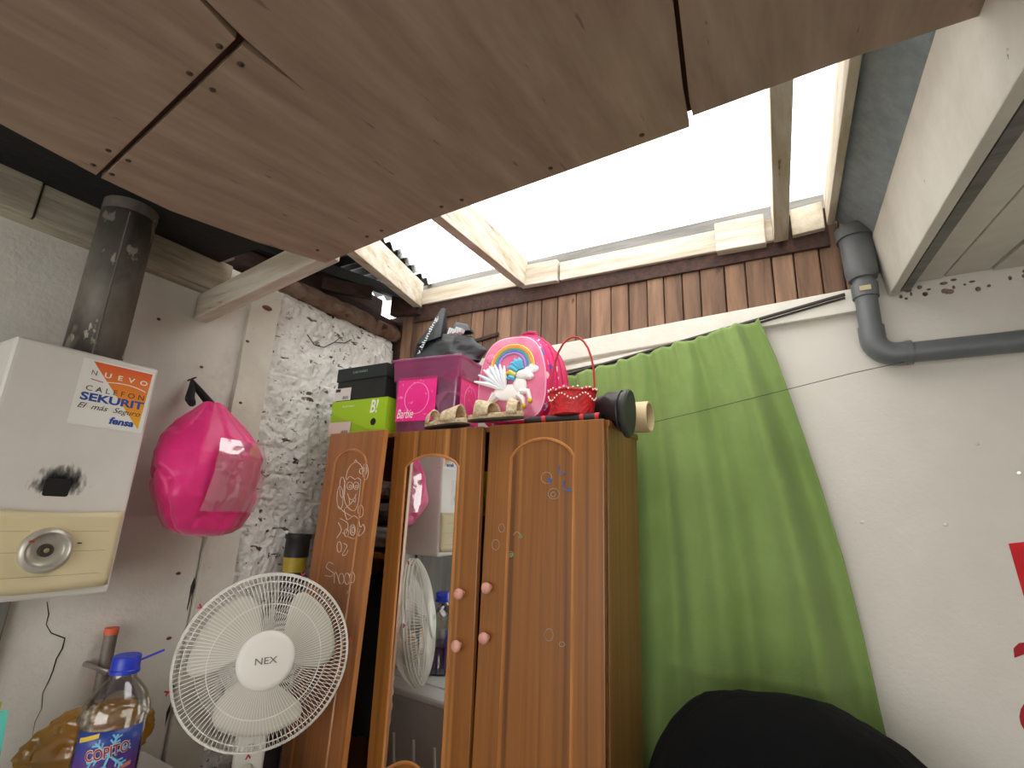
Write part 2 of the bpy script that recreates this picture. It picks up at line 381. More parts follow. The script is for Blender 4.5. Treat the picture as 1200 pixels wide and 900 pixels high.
# timber under the edge of the sheets, across the room
b = MB(); pL = onx(226, 374, XL + .01)
b.hexa([(pL.x, pL.y, pL.z), (-1.16, .862, 2.166), (-1.16, .907, 2.166), (pL.x, pL.y + .05, pL.z),
        (pL.x, pL.y, pL.z + .095), (-1.16, .862, 2.262), (-1.16, .907, 2.262), (pL.x, pL.y + .05, pL.z + .095)])
b.build('cross_beam', TIMBERX, ce, bevel=.003)
MB().bar((-1.16, .80, 2.172), (.27, .72, 2.166), (0, .045, 0), (0, 0, .09)).build('cross_beam', TIMBERX, ce)
# white box beam and boards at right
def wb_z(y): return 2.186 + .150 * (y - 1.9)
Y0, Y1 = -.30, 1.889
b = MB(); b.hexa([(.277, Y0, wb_z(Y0)), (.277, Y1, wb_z(Y1)), (.300, Y1, wb_z(Y1)), (.300, Y0, wb_z(Y0)),
        (.250, Y0, wb_z(Y0) + .245), (.250, Y1, wb_z(Y1) + .20), (.300, Y1, wb_z(Y1) + .20), (.300, Y0, wb_z(Y0) + .245)])
b.build('fascia_board', WHITE, ce, bevel=.003)
MB().hexa([(.31, Y0, wb_z(Y0) + .012), (.335, Y0, wb_z(Y0) + .012), (.335, Y1, wb_z(Y1) + .012), (.31, Y1, wb_z(Y1) + .012),
        (.31, Y0, wb_z(Y0) + .05), (.335, Y0, wb_z(Y0) + .05), (.335, Y1, wb_z(Y1) + .05), (.31, Y1, wb_z(Y1) + .05)]).build('ceiling_board', GREYT, ce)
x = .342
for k in range(12):
    wd = [.072, .105, .105][k % 3]; zz = .016 + .004 * (k % 2)
    MB().hexa([(x, Y0, wb_z(Y0) + zz), (x + wd, Y0, wb_z(Y0) + zz), (x + wd, Y1, wb_z(Y1) + zz + .02), (x, Y1, wb_z(Y1) + zz + .02),
        (x, Y0, wb_z(Y0) + .05), (x + wd, Y0, wb_z(Y0) + .05), (x + wd, Y1, wb_z(Y1) + .06), (x, Y1, wb_z(Y1) + .06)]).build('ceiling_board', WHITE, ce, bevel=.002)
    x += wd + .008
# ---- roof
rf = empty('roof', (-.7, 1.5, 2.5), 'sloping timber roof with translucent corrugated sheets over open rafters', 'roof', kind='structure')
MB().box((XL - .1, -2.3, 2.335), (-.9, .92, 2.36)).build('roofing_felt', BLACKF, rf)
MB().box((-1.0, -2.3, 2.42), (1.7, .70, 2.45)).build('roofing_felt', BLACKF, rf)
MB().box((.26, .70, 2.46), (1.7, 2.0, 2.49)).build('roofing_felt', BLACKF, rf)
def rafter(n0, n1, wx, m=TIMBERY, h=.14, ext=.30):
    n0, n1 = Vector(n0), Vector(n1); d = (n1 - n0); a = n0 - d * (ext / d.length)
    return MB().bar(a, n1, (wx, 0, 0), (0, 0, h)).build('rafter', m, rf, bevel=.003)
A0, A1 = Vector((-1.455, 1.17, 2.392)), Vector((-1.735, 1.875, 2.497))
rafter(A0, A1, .045)
rafter((-1.0, 1.13, 2.385), (-1.098, 1.875, 2.49), .040)
rafter((.005, 1.03, 2.372), (-.030, 1.875, 2.45), .046)
rafter((.150, 1.03, 2.372), (.137, 1.875, 2.475), .022, h=.12)
# beam along the back wall with blocks
def bb(x0, x1, zb0, zb1, h, yf, m=TIMBERX, nm='back_beam'):
    return MB().bar((x0, yf, zb0), (x1, yf, zb1), (0, 1.955 - yf, 0), (0, 0, h)).build(nm, m, rf, bevel=.004)
bb(-1.755, -1.10, 2.515, 2.503, .085, 1.875)
bb(-1.085, -.895, 2.487, 2.478, .105, 1.858, nm='timber_block')
bb(-.888, -.03, 2.482, 2.460, .090, 1.872)
bb(-.225, -.055, 2.452, 2.446, .120, 1.850, nm='timber_block')
bb(.030, .130, 2.46, 2.465, .105, 1.866, m=TIMBERW, nm='timber_block')
MB().bar((-1.80, 1.957, 2.505), (.24, 1.957, 2.475), (0, .05, 0), (0, 0, .175)).build('grey_purlin', GREYT, rf)
# corrugated sheets: ridges run along the back wall
def corr(x0f, x1f, y0, y1, per, amp, name, m, dz=0, thick=.0016):
    n = int((y1 - y0) / per * 12)
    def fn(u, v):
        y = y0 + (y1 - y0) * v; xa, xb = x0f(y), x1f(y)
        return (xa + (xb - xa) * u, y, roofz(y) + dz + amp * math.sin(2 * math.pi * y / per))
    return MB().grid(fn, 2, n).build(name, m, rf, smooth=True)
ax = lambda y: A0.x + (A1.x - A0.x) * (y - A0.y) / (A1.y - A0.y)
corr(lambda y: ax(y) + .035, lambda y: -.62, .86, 2.06, .088, .013, 'translucent_sheet', SKYSHEET)
corr(lambda y: -.64, lambda y: .215, .86, 2.06, .088, .013, 'translucent_sheet', SKYSHEET, .004)
corr(lambda y: -2.08, lambda y: ax(y) + .05, 1.06, 1.52, .088, .013, 'metal_sheet', METALD, -.006)
corr(lambda y: -2.08, lambda y: ax(y) + .06, 1.50, 1.80, .088, .013, 'metal_sheet', METALD, .012)
corr(lambda y: -1.74, lambda y: ax(y) + .06, 1.795, 2.06, .088, .013, 'metal_sheet', METALD, -.004)
corr(lambda y: -2.08, lambda y: -1.80, 1.812, 2.06, .088, .013, 'metal_sheet', METALD, -.004)
corr(lambda y: -2.08, lambda y: ax(y) + .05, .86, 1.08, .088, .013, 'metal_sheet', METALD, .006)
MB().box((-2.02, 1.03, 2.47), (XL - .05, 1.845, 2.575)).build('roof_light_blocker', DARKT, rf)  # added dark board, closes most of the sky hole under the sheets
MB().bar((-1.93, 1.0, 2.47), (-1.80, 1.90, 2.55), (.03, 0, 0), (0, 0, .05)).build('roof_batten', METALD, rf)
MB().bar((-1.84, 1.80, 2.45), (-1.70, 1.86, 2.46), (0, .04, 0), (0, 0, .15)).build('roof_batten', DARKT, rf)
# board between last rafter and white fascia, lens haze painted in as blue
MB().prism([(.172, .60, 2.345), (.160, 1.89, 2.50), (.258, 1.89, 2.385), (.262, .60, 2.235)], (.004, 0, .012)).build('soffit_board', GREYP, rf)
# ================================================================== THINGS
def ptsarc(c, r, a0, a1, n): return [(c[0] + r * math.cos(math.radians(a0 + (a1 - a0) * i / n)), c[1] + r * math.sin(math.radians(a0 + (a1 - a0) * i / n))) for i in range(n + 1)]
C_ = lambda n, c, r=.5, **k: mat(n, c, rough=r, **k)
# ---- wardrobe
WOOD = mat('wardrobe_wood', (120, 72, 28), (156, 100, 42), 5.5, (7, 1, .16), rough=.38, bump=.05, bscale=20, lo=.25, hi=.75, coat=.15,
           layer=((98, 58, 24), 5, .52, .12, (5.5, .6, .05)), spots=[((178, 122, 62), 4, .60, .08, (6.5, .6, .04))])
WOODL = mat('wardrobe_wood_faded', (146, 90, 48), (168, 110, 62), 5.5, (7, 7, .16), rough=.42, bump=.05, bscale=20, coat=.1)
WOODS = mat('wardrobe_side_wood', (124, 84, 42), (158, 112, 62), 5.5, (1, 9, .1), rough=.45, bump=.05, lo=.3, hi=.7, coat=.1)
WOODE = mat('wardrobe_moulding', (190, 128, 72), (168, 108, 56), 8, (2, 2, .3), rough=.35, coat=.2)
WX0, WX1, WY0, WY1, WZ = -1.70, -.50, 1.392, 1.70, 1.737
wd = empty('wardrobe', ((WX0 + WX1) / 2, 1.55, 0), 'tall brown wooden wardrobe with three arched doors, one mirrored, and pink knobs', 'wardrobe')
MB().box((WX1 - .018, WY0 + .02, 0), (WX1, WY1, WZ)).build('side_panel', WOODS, wd, bevel=.002)
MB().box((WX0, WY0 + .02, 0), (WX0 + .018, WY1, WZ)).build('side_panel', WOODS, wd, bevel=.002)
MB().box((WX0 + .018, WY1 - .008, 0), (WX1 - .018, WY1, WZ - .018)).build('back_panel', WOODS, wd)
MB().box((WX0 - .004, WY0 + .018, WZ - .018), (WX1 + .004, WY1 + .004, WZ)).build('top_panel', WOOD, wd, bevel=.002)
MB().box((WX0 + .018, WY0 + .03, .06), (WX1 - .018, WY1 - .008, .078)).build('bottom_panel', WOOD, wd)
MB().box((-1.302, WY0 + .03, .078), (-1.284, WY1 - .008, WZ - .018)).build('divider', WOOD, wd)
MB().box((WX0 + .018, WY0 + .03, 1.28), (-1.302, WY1 - .008, 1.296)).build('shelf', WOOD, wd)
KN = C_('pink_knob', (222, 166, 150), .35, c2=(206, 146, 132), scale=30)
def door(M, w_, z0, z1, m, inner, knobs, mirror=False):
    d = MB(M).box((0, -.018, z0), (w_, 0, z1)).build('door', m, wd, bevel=.003)
    x0, x1, zt, rise, zb = inner
    def outline(dx):
        a = [(x0 + dx, zb), (x0 + dx, zt)]
        n = 14
        for i in range(1, n): t = i / n; a.append((x0 + dx + (x1 - x0 - 2 * dx) * t, zt + rise * (1 - (2 * t - 1) ** 2) ** .75))
        return a + [(x1 - dx, zt), (x1 - dx, zb)]
    o = outline(0)
    MB(M).tube([(p[0], -.018, p[1]) for p in o], .0052, 6).build('moulding', WOODE, d, smooth=True)
    if mirror:
        o = outline(.006); k = len(o); lower = []
        for i in range(1, 12): t = i / 12; lower.append((o[-1][0] + (o[0][0] - o[-1][0]) * t, zb + .05 * math.sin(math.pi * t)))
        mm = bpy.data.materials.new('mirror_glass'); mm.use_nodes = True; bs = mm.node_tree.nodes['Principled BSDF']
        bs.inputs['Metallic'].default_value = 1; bs.inputs['Roughness'].default_value = .015; bs.inputs['Base Color'].default_value = (.80, .82, .81, 1)
        MB(M).prism([(p[0], -.0195, p[1]) for p in o + lower], (0, .001, 0)).build('mirror', mm, d)
        MB(M).tube([(p[0], -.018, p[1]) for p in [o[-1]] + lower + [o[0]]], .0052, 6).build('moulding', WOODE, d, smooth=True)
        text('C', 'mirror_mark', C_('mirror_mark_blue', (120, 140, 190), .4), d, M @ frame((x1 - .045, -.0200, zt + .012), (1, 0, 0), (0, 0, 1), (0, -1, 0)), .012, .006)
    for (kx, kz) in knobs:
        K = M @ frame((kx, -.018, kz), (1, 0, 0), (0, 0, 1), (0, -1, 0))
        MB(K).lathe([(.0001, 0), (.009, 0), (.008, .008), (.013, .012), (.0165, .018), (.0165, .023), (.013, .029), (.006, .032), (.0001, .0325)], 20, caps=False).build('knob', KN, d, smooth=True)
    return d
I4 = Matrix.Translation
rk = (ony(570, 689, 1.355), ony(567, 748, 1.355))
MR = I4((-.894, WY0, 0))
dr = door(MR, .394, .07, 1.735, WOOD, (.088, .302, 1.628, .055, .12), [(rk[0].x + .894, rk[0].z), (rk[1].x + .894, rk[1].z)])
MM = I4((-1.294, WY0 + .002, .9)) @ Matrix.Rotation(math.radians(-1.5), 4, 'Z') @ Matrix.Rotation(math.radians(1.35), 4, 'X') @ I4((0, 0, -.9))
p = onx
mk = (ony(541, 695, 1.355), ony(537, 756, 1.355))
dm = door(MM, .394, .07, 1.728, WOOD, (.070, .302, 1.600, .040, .67), [(mk[0].x + 1.296, mk[0].z), (mk[1].x + 1.296, mk[1].z)], mirror=True)
MLd = Matrix.Translation((-1.70, WY0 - .002, 0)) @ Matrix.Rotation(math.radians(-12.6), 4, 'Z') @ Matrix.Rotation(math.radians(2.0), 4, 'Y')
dl = door(MLd, .386, .07, 1.738, WOODL, (.075, .300, 1.625, .045, .12), [])
MB(MLd).box((.386, -.0175, .075), (.3875, -.0005, 1.736)).build('edge_band', WOODE, dl)
# chalk drawing on the left door (local plane x right, z up)
CH = C_('white_chalk', (226, 216, 206), .8)
def dnt(M, px_, py_):                      # pixel -> door plane
    Mi = M.inverted(); o = Mi @ CAM; d = Mi.to_3x3() @ ray(px_, py_); t = (-.0195 - o.y) / d.y; q = o + d * t; return q
def doodle(M, dd, strokes, m, r=.0011, name='drawing_line'):
    for st in strokes:
        b = MB(M)
        pts = [dnt(M, *p) for p in st]; q = []
        for i in range(len(pts) - 1):       # catmull-rom
            p0, p1, p2, p3 = pts[max(i - 1, 0)], pts[i], pts[i + 1], pts[min(i + 2, len(pts) - 1)]
            for k in range(4):
                t = k / 4; q.append(.5 * ((2 * p1) + (p2 - p0) * t + (2 * p0 - 5 * p1 + 4 * p2 - p3) * t * t + (3 * p1 - p0 - 3 * p2 + p3) * t ** 3))
        q.append(pts[-1]); b.tube(q, r, 4)
        b.build(name, m, dd)
def z1(pts): return [(370 + x / 4.5, 520 + y / 4.5) for x, y in pts]
def ring(cx_, cy_, rx, ry, n=10): return [(cx_ + rx * math.cos(2 * math.pi * i / n), cy_ + ry * math.sin(2 * math.pi * i / n)) for i in range(n + 1)]
face = [z1([(160, 190), (165, 150), (185, 115), (212, 97), (235, 110), (248, 135)]), z1([(205, 97), (210, 85), (218, 95)]),
        z1([(155, 195), (148, 250), (155, 310), (180, 345), (205, 352), (222, 320), (230, 270), (238, 190)]),
        z1(ring(262, 148, 15, 42)), z1(ring(240, 145, 10, 14, 6)), z1(ring(262, 140, 8, 20, 8)), z1(ring(180, 222, 16, 20)), z1(ring(182, 226, 6, 8, 6)),
        z1(ring(213, 222, 14, 20)), z1(ring(214, 226, 6, 8, 6)), z1([(165, 190), (180, 172), (205, 188)]), z1([(205, 190), (222, 180), (238, 192)]),
        z1([(168, 262), (175, 285), (190, 295), (205, 285), (213, 265)]), z1([(175, 290), (182, 318), (196, 300), (207, 308), (210, 285)]),
        z1(ring(140, 230, 14, 55)), z1(ring(128, 285, 16, 60)), z1([(120, 330), (150, 360), (185, 380)]), z1([(155, 340), (185, 315)]),
        z1([(150, 345), (165, 400), (200, 380), (225, 400), (235, 440), (250, 425), (258, 450), (245, 475), (225, 485), (235, 450)]),
        z1([(128, 395), (150, 405), (170, 425), (160, 470), (140, 470)]), z1([(118, 415), (135, 455), (110, 498)]), z1(ring(162, 470, 12, 20, 8)), z1(ring(195, 455, 14, 28)),
        z1(ring(197, 455, 8, 16, 8)), z1([(170, 490), (205, 500), (215, 460)]), z1(ring(237, 355, 14, 32, 8)), z1(ring(124, 545, 12, 28, 8)),
        z1([(145, 525), (165, 540), (140, 585), (160, 585), (170, 560)])]
doodle(MLd, dl, face, CH)
doodle(MLd, dl, [z1([(92, 635), (70, 625), (55, 650), (75, 668), (95, 685), (80, 700), (48, 695)]), z1([(98, 735), (100, 680), (112, 690), (125, 740)]),
                 z1(ring(135, 712, 14, 28, 8)), z1(ring(165, 712, 14, 30, 8)), z1([(178, 690), (180, 740), (165, 790)]), z1(ring(192, 705, 14, 28, 8))], CH, .0009, 'handwriting')
doodle(MLd, dl, [z1(ring(x, y, 5, 5, 5)) for x, y in [(108, 182), (112, 198), (120, 240), (70, 205), (135, 225), (75, 280)]], C_('red_mark', (190, 60, 50), .7), .0009, 'red_mark')
def z8(pts): return [(560 + x / 3.6, 530 + y / 3.6) for x, y in pts]
doodle(MR, dr, [z8(ring(302, 118, 8, 8, 6)), z8(ring(302, 118, 3, 3, 5)), z8([(345, 55), (340, 80), (355, 92), (372, 86)]), z8([(365, 120), (360, 145), (378, 162), (402, 156)]), z8(ring(384, 158, 5, 4, 5))],
       C_('blue_sticker_rest', (70, 96, 150), .4), .0022, 'sticker_residue')
doodle(MR, dr, [z8(ring(320, 175, 24, 22)), z8(ring(290, 108, 22, 24)), z8(ring(318, 178, 10, 10, 6)), z8([(150, 350), (165, 335), (185, 355)]), z8(ring(75, 390, 16, 22)), z8(ring(100, 320, 12, 18, 8)), z8(ring(135, 430, 15, 12, 8)), z8(ring(300, 770, 18, 26, 8)), z8(ring(355, 810, 12, 10, 6))],
       C_('grey_sticker_rest', (160, 146, 128), .5), .0009, 'sticker_residue')
doodle(MR, dr, [z8(ring(180, 355, 5, 6, 5)), z8(ring(140, 432, 7, 5, 5))], C_('green_sticker_rest', (110, 150, 90), .4), .0018, 'sticker_residue')
# clothes inside
def wavy(name, lo, hi, m, label, cat, sd, grp=None):
    c = (Vector(lo) + Vector(hi)) / 2; r = (Vector(hi) - Vector(lo)) / 2
    f = lambda d: (max(abs(d.x), abs(d.y), abs(d.z)) ** -.55) * .86 * (1 + .10 * fbm(d * 2.6 + Vector((sd, 0, 0)), 4))
    o = MB().ell(c, r, 30, 22, f).build(name, m, smooth=True); return tag(o, label, cat, grp)
wavy('folded_shirt', (-1.66, 1.44, 1.300), (-1.33, 1.66, 1.40), C_('white_cotton', (196, 190, 184), .9, c2=(150, 140, 136), scale=12), 'crumpled pale shirt on the wardrobe shelf behind the ajar door', 'clothes', 3)
wavy('folded_sweater', (-1.65, 1.44, 1.392), (-1.34, 1.66, 1.49), C_('grey_knit', (120, 108, 104), .9, c2=(84, 70, 70), scale=16), 'grey knitted sweater lying on the pale shirt inside the wardrobe', 'clothes', 8)
wavy('folded_trousers', (-1.66, 1.44, 1.482), (-1.35, 1.66, 1.57), C_('patterned_cloth', (150, 130, 124), .9, c2=(70, 60, 64), scale=26, spots=[((170, 50, 56), 18, .6, .03)]), 'patterned red and grey cloth on top of the wardrobe pile', 'clothes', 12)
wavy('black_garment', (-1.66, 1.44, .62), (-1.32, 1.66, 1.24), C_('black_cloth_in', (26, 25, 27), .9), 'black garment hanging below the shelf inside the wardrobe', 'clothes', 21)
wavy('yellow_garment', (-1.00, 1.44, 1.42), (-.84, 1.60, 1.62), C_('yellow_cloth', (206, 176, 40), .8), 'yellow garment glimpsed between the mirrored and the wide door', 'clothes', 31)
wavy('dark_coat', (-1.26, 1.47, .35), (-.56, 1.66, 1.30), C_('brown_black_cloth', (34, 30, 30), .9), 'dark coat hanging inside the wardrobe behind the mirrored door', 'clothes', 41)

# ---- water heater
HX, HY0, HY1, HZ0, HZ1 = -1.63, .383, .702, 1.207, 1.825
ENA = mat('white_enamel', (226, 223, 217), (212, 208, 201), 2, rough=.32, coat=.2, spots=[((176, 166, 156), 9, .68, .06)])
CREAM = mat('cream_plastic', (224, 212, 172), (214, 200, 158), 3, rough=.45)
wh = empty('water_heater', (-1.76, .54, HZ0), 'white wall-mounted gas water heater with cream control panel and orange sticker', 'water heater')
cs = MB().box((XL + .03, HY0, HZ0), (HX, HY1, HZ1)).build('casing', ENA, wh, bevel=.012, seg=3)
MB().box((XL, HY0 + .06, HZ0 + .05), (XL + .035, HY1 - .06, HZ1 - .05)).build('wall_bracket', METALD, wh)
def fascia(u, v):
    y = HY0 + .012 + u * (HY1 - HY0 - .022); z = HZ0 + .023 + v * .187
    bul = .010 * math.sin(math.pi * u) ** .6 if 0 < u < 1 else 0
    zz = z - .006 * math.sin(math.pi * u) * (1 if v > .95 else (-.0 if v > .1 else 1))
    return (HX + .004 + bul * (1 if v > .02 else .5), y, zz)
b = MB(); b.grid(fascia, 24, 10); fp = b.build('control_panel', CREAM, wh, smooth=True, solid=.006)
for zz in (1.366, 1.318, 1.262):
    MB().tube([(fascia(u / 20, (zz - HZ0 - .023) / .187)[0] + .0032, HY0 + .018 + (HY1 - HY0 - .034) * u / 20, zz) for u in range(21) if not (zz > 1.28 and 6.5 < u < 13.5)], .0006, 4).build('panel_line', C_('panel_line', (150, 138, 104), .6), fp)
K = frame((HX + .0225, .540, 1.322), (0, 1, 0), (0, 0, 1), (1, 0, 0))
ring_ = MB(K).lathe([(.052, -.008), (.053, .004), (.049, .011), (.043, .013), (.040, .010), (.037, .000), (.034, -.003), (.020, -.004), (.0001, -.004)], 40, caps=False).build('dial', mat('silver_plastic', (188, 184, 172), rough=.35, metal=.4), wh, smooth=True)
MB(K).lathe([(.0155, -.0042), (.015, .003), (.012, .005), (.008, .0045), (.0001, .004)], 24, caps=False).build('dial_button', C_('dark_button', (58, 50, 42), .4), ring_, smooth=True)
MB(K).ell((0, 0, .004), (.006, .006, .003), 10, 6).build('dial_button', C_('tan_button', (150, 132, 106), .4), ring_, smooth=True)
MB(K).ell((-.035, .022, .012), (.006, .003, .002), 8, 5).build('dial_mark', C_('red_mark2', (160, 50, 40), .5), ring_)
MB(K).box((.062, .014, -.008), (.070, .0165, -.0035)).build('dial_mark', BRUSH, ring_)
def pane(y0, y1, z0, z1, r, x, dx):
    o = []
    for cx_, cz_, a0 in ((y1 - r, z1 - r, 0), (y0 + r, z1 - r, 90), (y0 + r, z0 + r, 180), (y1 - r, z0 + r, 270)): o += ptsarc((cx_, cz_), r, a0, a0 + 90, 5)
    return [(x, a, c) for a, c in o], (dx, 0, 0)
q0 = onx(48, 581, HX); q1 = onx(84, 562, HX)
MB().prism(*pane(q0.y - .003, q1.y + .003, q0.z - .008, q0.z + .012, .006, HX - .001, .0022)).build('window_rim', ENA, wh)
MB().prism(*pane(q0.y, q1.y, q0.z, q1.z, .006, HX, .0018)).build('burner_window', C_('black_hole', (8, 8, 8), .5), wh)
# soot above the burner window: dirt with a shape of its own
def sootmat():
    m = bpy.data.materials.new('soot'); m.use_nodes = True; N = m.node_tree.nodes; L = m.node_tree.links; b = N['Principled BSDF']
    b.inputs['Base Color'].default_value = (.012, .012, .014, 1); b.inputs['Roughness'].default_value = .9
    tc = N.new('ShaderNodeTexCoord'); sp = N.new('ShaderNodeVectorMath'); sp.operation = 'LENGTH'
    mp = N.new('ShaderNodeMapping'); mp.inputs['Location'].default_value = (-.5 * 2, -.5 * 2, -.28 * 2); mp.inputs['Scale'].default_value = (2, 2, 2)
    mp.inputs['Location'].default_value = (0, -1, -.50); mp.inputs['Scale'].default_value = (0, 2, 2)
    L.new(tc.outputs['Generated'], mp.inputs[0]); L.new(mp.outputs[0], sp.inputs[0])
    n = N.new('ShaderNodeTexNoise'); n.inputs['Scale'].default_value = 5; n.inputs['Detail'].default_value = 5
    mp3 = N.new('ShaderNodeMapping'); mp3.inputs['Scale'].default_value = (1, 3, .8); L.new(tc.outputs['Generated'], mp3.inputs[0]); L.new(mp3.outputs[0], n.inputs['Vector'])
    ad = N.new('ShaderNodeMath'); ad.operation = 'MULTIPLY_ADD'; ad.inputs[1].default_value = 1.1; L.new(n.outputs[0], ad.inputs[0]); L.new(sp.outputs['Value'], ad.inputs[2])
    r = N.new('ShaderNodeMapRange'); r.inputs['From Min'].default_value = .62; r.inputs['From Max'].default_value = 1.22; r.inputs['To Min'].default_value = 1; r.inputs['To Max'].default_value = 0
    L.new(ad.outputs[0], r.inputs['Value']); L.new(r.outputs[0], b.inputs['Alpha']); return m
yc = (q0.y + q1.y) / 2
MB().box((HX + .0003, yc - .075, q0.z + .005), (HX + .0008, yc + .085, q1.z + .085)).build('soot_stain', sootmat(), wh)
# sticker
s0 = onx(76, 497, HX); sy0, sy1, sz0, sz1 = .521, .693, 1.632, 1.808
SM = frame((HX + .0006, sy0, sz0), (0, 1, 0), (0, 0, 1), (1, 0, 0)); SWd, SHt = sy1 - sy0, sz1 - sz0
st = MB(SM).box((0, 0, 0), (SWd, SHt, .0006)).build('sticker', C_('sticker_white', (232, 232, 226), .35), wh)
def gradmat():
    m = bpy.data.materials.new('orange_yellow_print'); m.use_nodes = True; N = m.node_tree.nodes; L = m.node_tree.links
    tc = N.new('ShaderNodeTexCoord'); sx = N.new('ShaderNodeSeparateXYZ'); L.new(tc.outputs['Generated'], sx.inputs[0])
    r = N.new('ShaderNodeValToRGB'); r.color_ramp.elements[0].color = lin((238, 178, 40)); r.color_ramp.elements[1].color = lin((232, 92, 40)); L.new(sx.outputs['Z'], r.inputs[0])
    L.new(r.outputs[0], N['Principled BSDF'].inputs['Base Color']); N['Principled BSDF'].inputs['Roughness'].default_value = .35; return m
MB(SM).prism([(.022, SHt - .004, .0007), (SWd - .006, SHt - .004, .0007), (SWd - .012, .010, .0007)], (0, 0, .0003)).build('orange_triangle', gradmat(), st)
def stx(s, x, y, w_, h, m, **k): return text(s, 'lettering', m, st, SM @ I4((x, y, .0013)), w_, h, **k)
LW = C_('print_white', (240, 236, 226), .4); LB = C_('print_blue', (36, 76, 160), .4); LK = C_('print_black', (40, 36, 40), .4); LP = C_('print_purple', (150, 84, 130), .4)
stx('N', .024, SHt - .041, .012, .013, LP)
stx('U  E  V  O', .054, SHt - .041, .104, .013, LW, bold=.02)
MB(SM).tube([(.026, SHt - .052, .001), (.040, SHt - .054, .001), (.054, SHt - .055, .001)], .0012, 5).build('print_line', C_('print_pink', (200, 80, 110), .4), st)
MB(SM).tube([(.054 + .104 * t / 10, SHt - .055 + .010 * math.sin(t / 10 * 2.2) - .012 * (t / 10) ** 2, .001) for t in range(11)], .0015, 5).build('print_line', LW, st)
stx('C A L E F O N', .020, SHt - .084, .138, .014, LK)
stx('SEKURIT', .014, SHt - .110, .146, .020, LB, bold=.035)
stx('El  más  Seguro', .012, SHt - .136, .146, .019, LK, shear=.35)
stx('fensa', .090, SHt - .162, .056, .018, LB, bold=.04, shear=.15)
# ---- flue
FL = mat('sooty_galvanised_steel', (122, 117, 107), (88, 83, 75), 8, (1, 1, .5), rough=.55, metal=.2, bump=.1, spots=[((58, 54, 48), 5, .55, .12), ((182, 176, 160), 15, .61, .03), ((150, 144, 130), 5, .62, .05)])
fl = empty('flue_pipe', (-1.765, .583, HZ1), 'sooty grey metal flue pipe rising from the water heater', 'pipe')
MB(I4((-1.765, .583, 0))).lathe([(.069, HZ1 - .001), (.069, 2.30)], 40, caps=False).build('pipe', FL, fl, smooth=True, solid=.002)
MB(I4((-1.765, .583, 0))).lathe([(.0705, 2.298), (.0712, 2.302), (.0708, 2.334), (.0001, 2.334)], 40, caps=False).build('collar', FL, fl, smooth=True)
MB().tube([(-1.70, .560, HZ1 + .002), (-1.70, .560, 2.29)], .0035, 6).build('seam', FL, fl)
# ---- pink drawstring bag on nail
PINK = mat('hot_pink_nylon', (232, 40, 128), (214, 28, 112), 7, rough=.45, sheen=.3, bump=.6, bscale=5)
BKS = C_('black_strap', (24, 24, 28), .8)
bg = empty('drawstring_bag', (-1.775, .955, 1.344), 'hot pink drawstring bag with black strap and clear pocket hanging on the wall', 'bag')
prof = [(0, .02), (.015, .50), (.06, .70), (.16, .86), (.28, .97), (.45, 1.0), (.60, .96), (.72, .82), (.84, .58), (.93, .34), (1.0, .18)]
def pr_(t):
    for (a, ra), (c, rc) in zip(prof, prof[1:]):
        if a <= t <= c: return ra + (rc - ra) * (t - a) / (c - a)
    return prof[-1][1]
BF = facets(44, 5, .12, 30.)
def bagf(u, v):
    a = 2 * math.pi * u; t = v; r = pr_(t)
    z = 1.344 + .43 * t
    y = math.cos(a) * .166 * r; x = math.sin(a) * .118 * r
    k = 1 + (.05 * fbm((math.cos(a) * 2.2, math.sin(a) * 2.2, t * 3), 4) + .05 * math.sin(a * 9 + 3 * t) * max(0, t - .55) * 2 + .045 * abs(noise.noise(Vector((math.cos(a) * 3, math.sin(a) * 3, t * 1.5)))))
    k -= .055 * math.exp(-(noise.noise(Vector((math.cos(a) * 1.6 + t * 1.1, math.sin(a) * 1.6, t * 2.6 + 4))) / .07) ** 2) * (1 if t > .02 else 0)
    k *= BF(Vector((math.sin(a), math.cos(a), (t - .42) * 1.7)).normalized()) * 1.03
    return (-1.712 + x * k, .950 + y * k + .02 * (1 - t) - .03 * t, z + .01 * noise.noise(Vector((a, t, 3))))
MB().grid(bagf, 140, 80).build('body', PINK, bg, smooth=True, weld=True)
hook = Vector((XL + .03, .915, 1.868))
b = MB()
b.tube([hook, (-1.84, .905, 1.83), (-1.80, .885, 1.79), (-1.74, .865, 1.765)], [.006, .012, .015, .012], 8)
b.tube([hook, (-1.83, .925, 1.83), (-1.79, .955, 1.78), (-1.72, .965, 1.755)], [.006, .012, .015, .012], 8)
b.build('strap', BKS, bg, smooth=True)
def pocket(u, v):
    y = .890 + .195 * u + .02 * (v - .5); z = 1.425 + .225 * v
    t = (z - 1.344) / .43; r = pr_(t); s_ = max(0, 1 - ((y - .950) / (.170 * r * 1.08)) ** 2) ** .5
    return (-1.712 + .120 * r * s_ * 1.06 + .012 + .006 * fbm((y * 14, z * 14, 4), 3), y, z)
MB().grid(pocket, 24, 24).build('clear_pocket', clearmat('clear_vinyl', (255, 240, 248), .20, (255, 225, 240), .24), bg, smooth=True)
nl = MB(); nl.tube([(XL, .915, 1.872), (XL + .05, .915, 1.878)], .003, 6); tag(nl.build('wall_nail', SCREW), 'small nail in the wall holding the pink bag', 'nail')

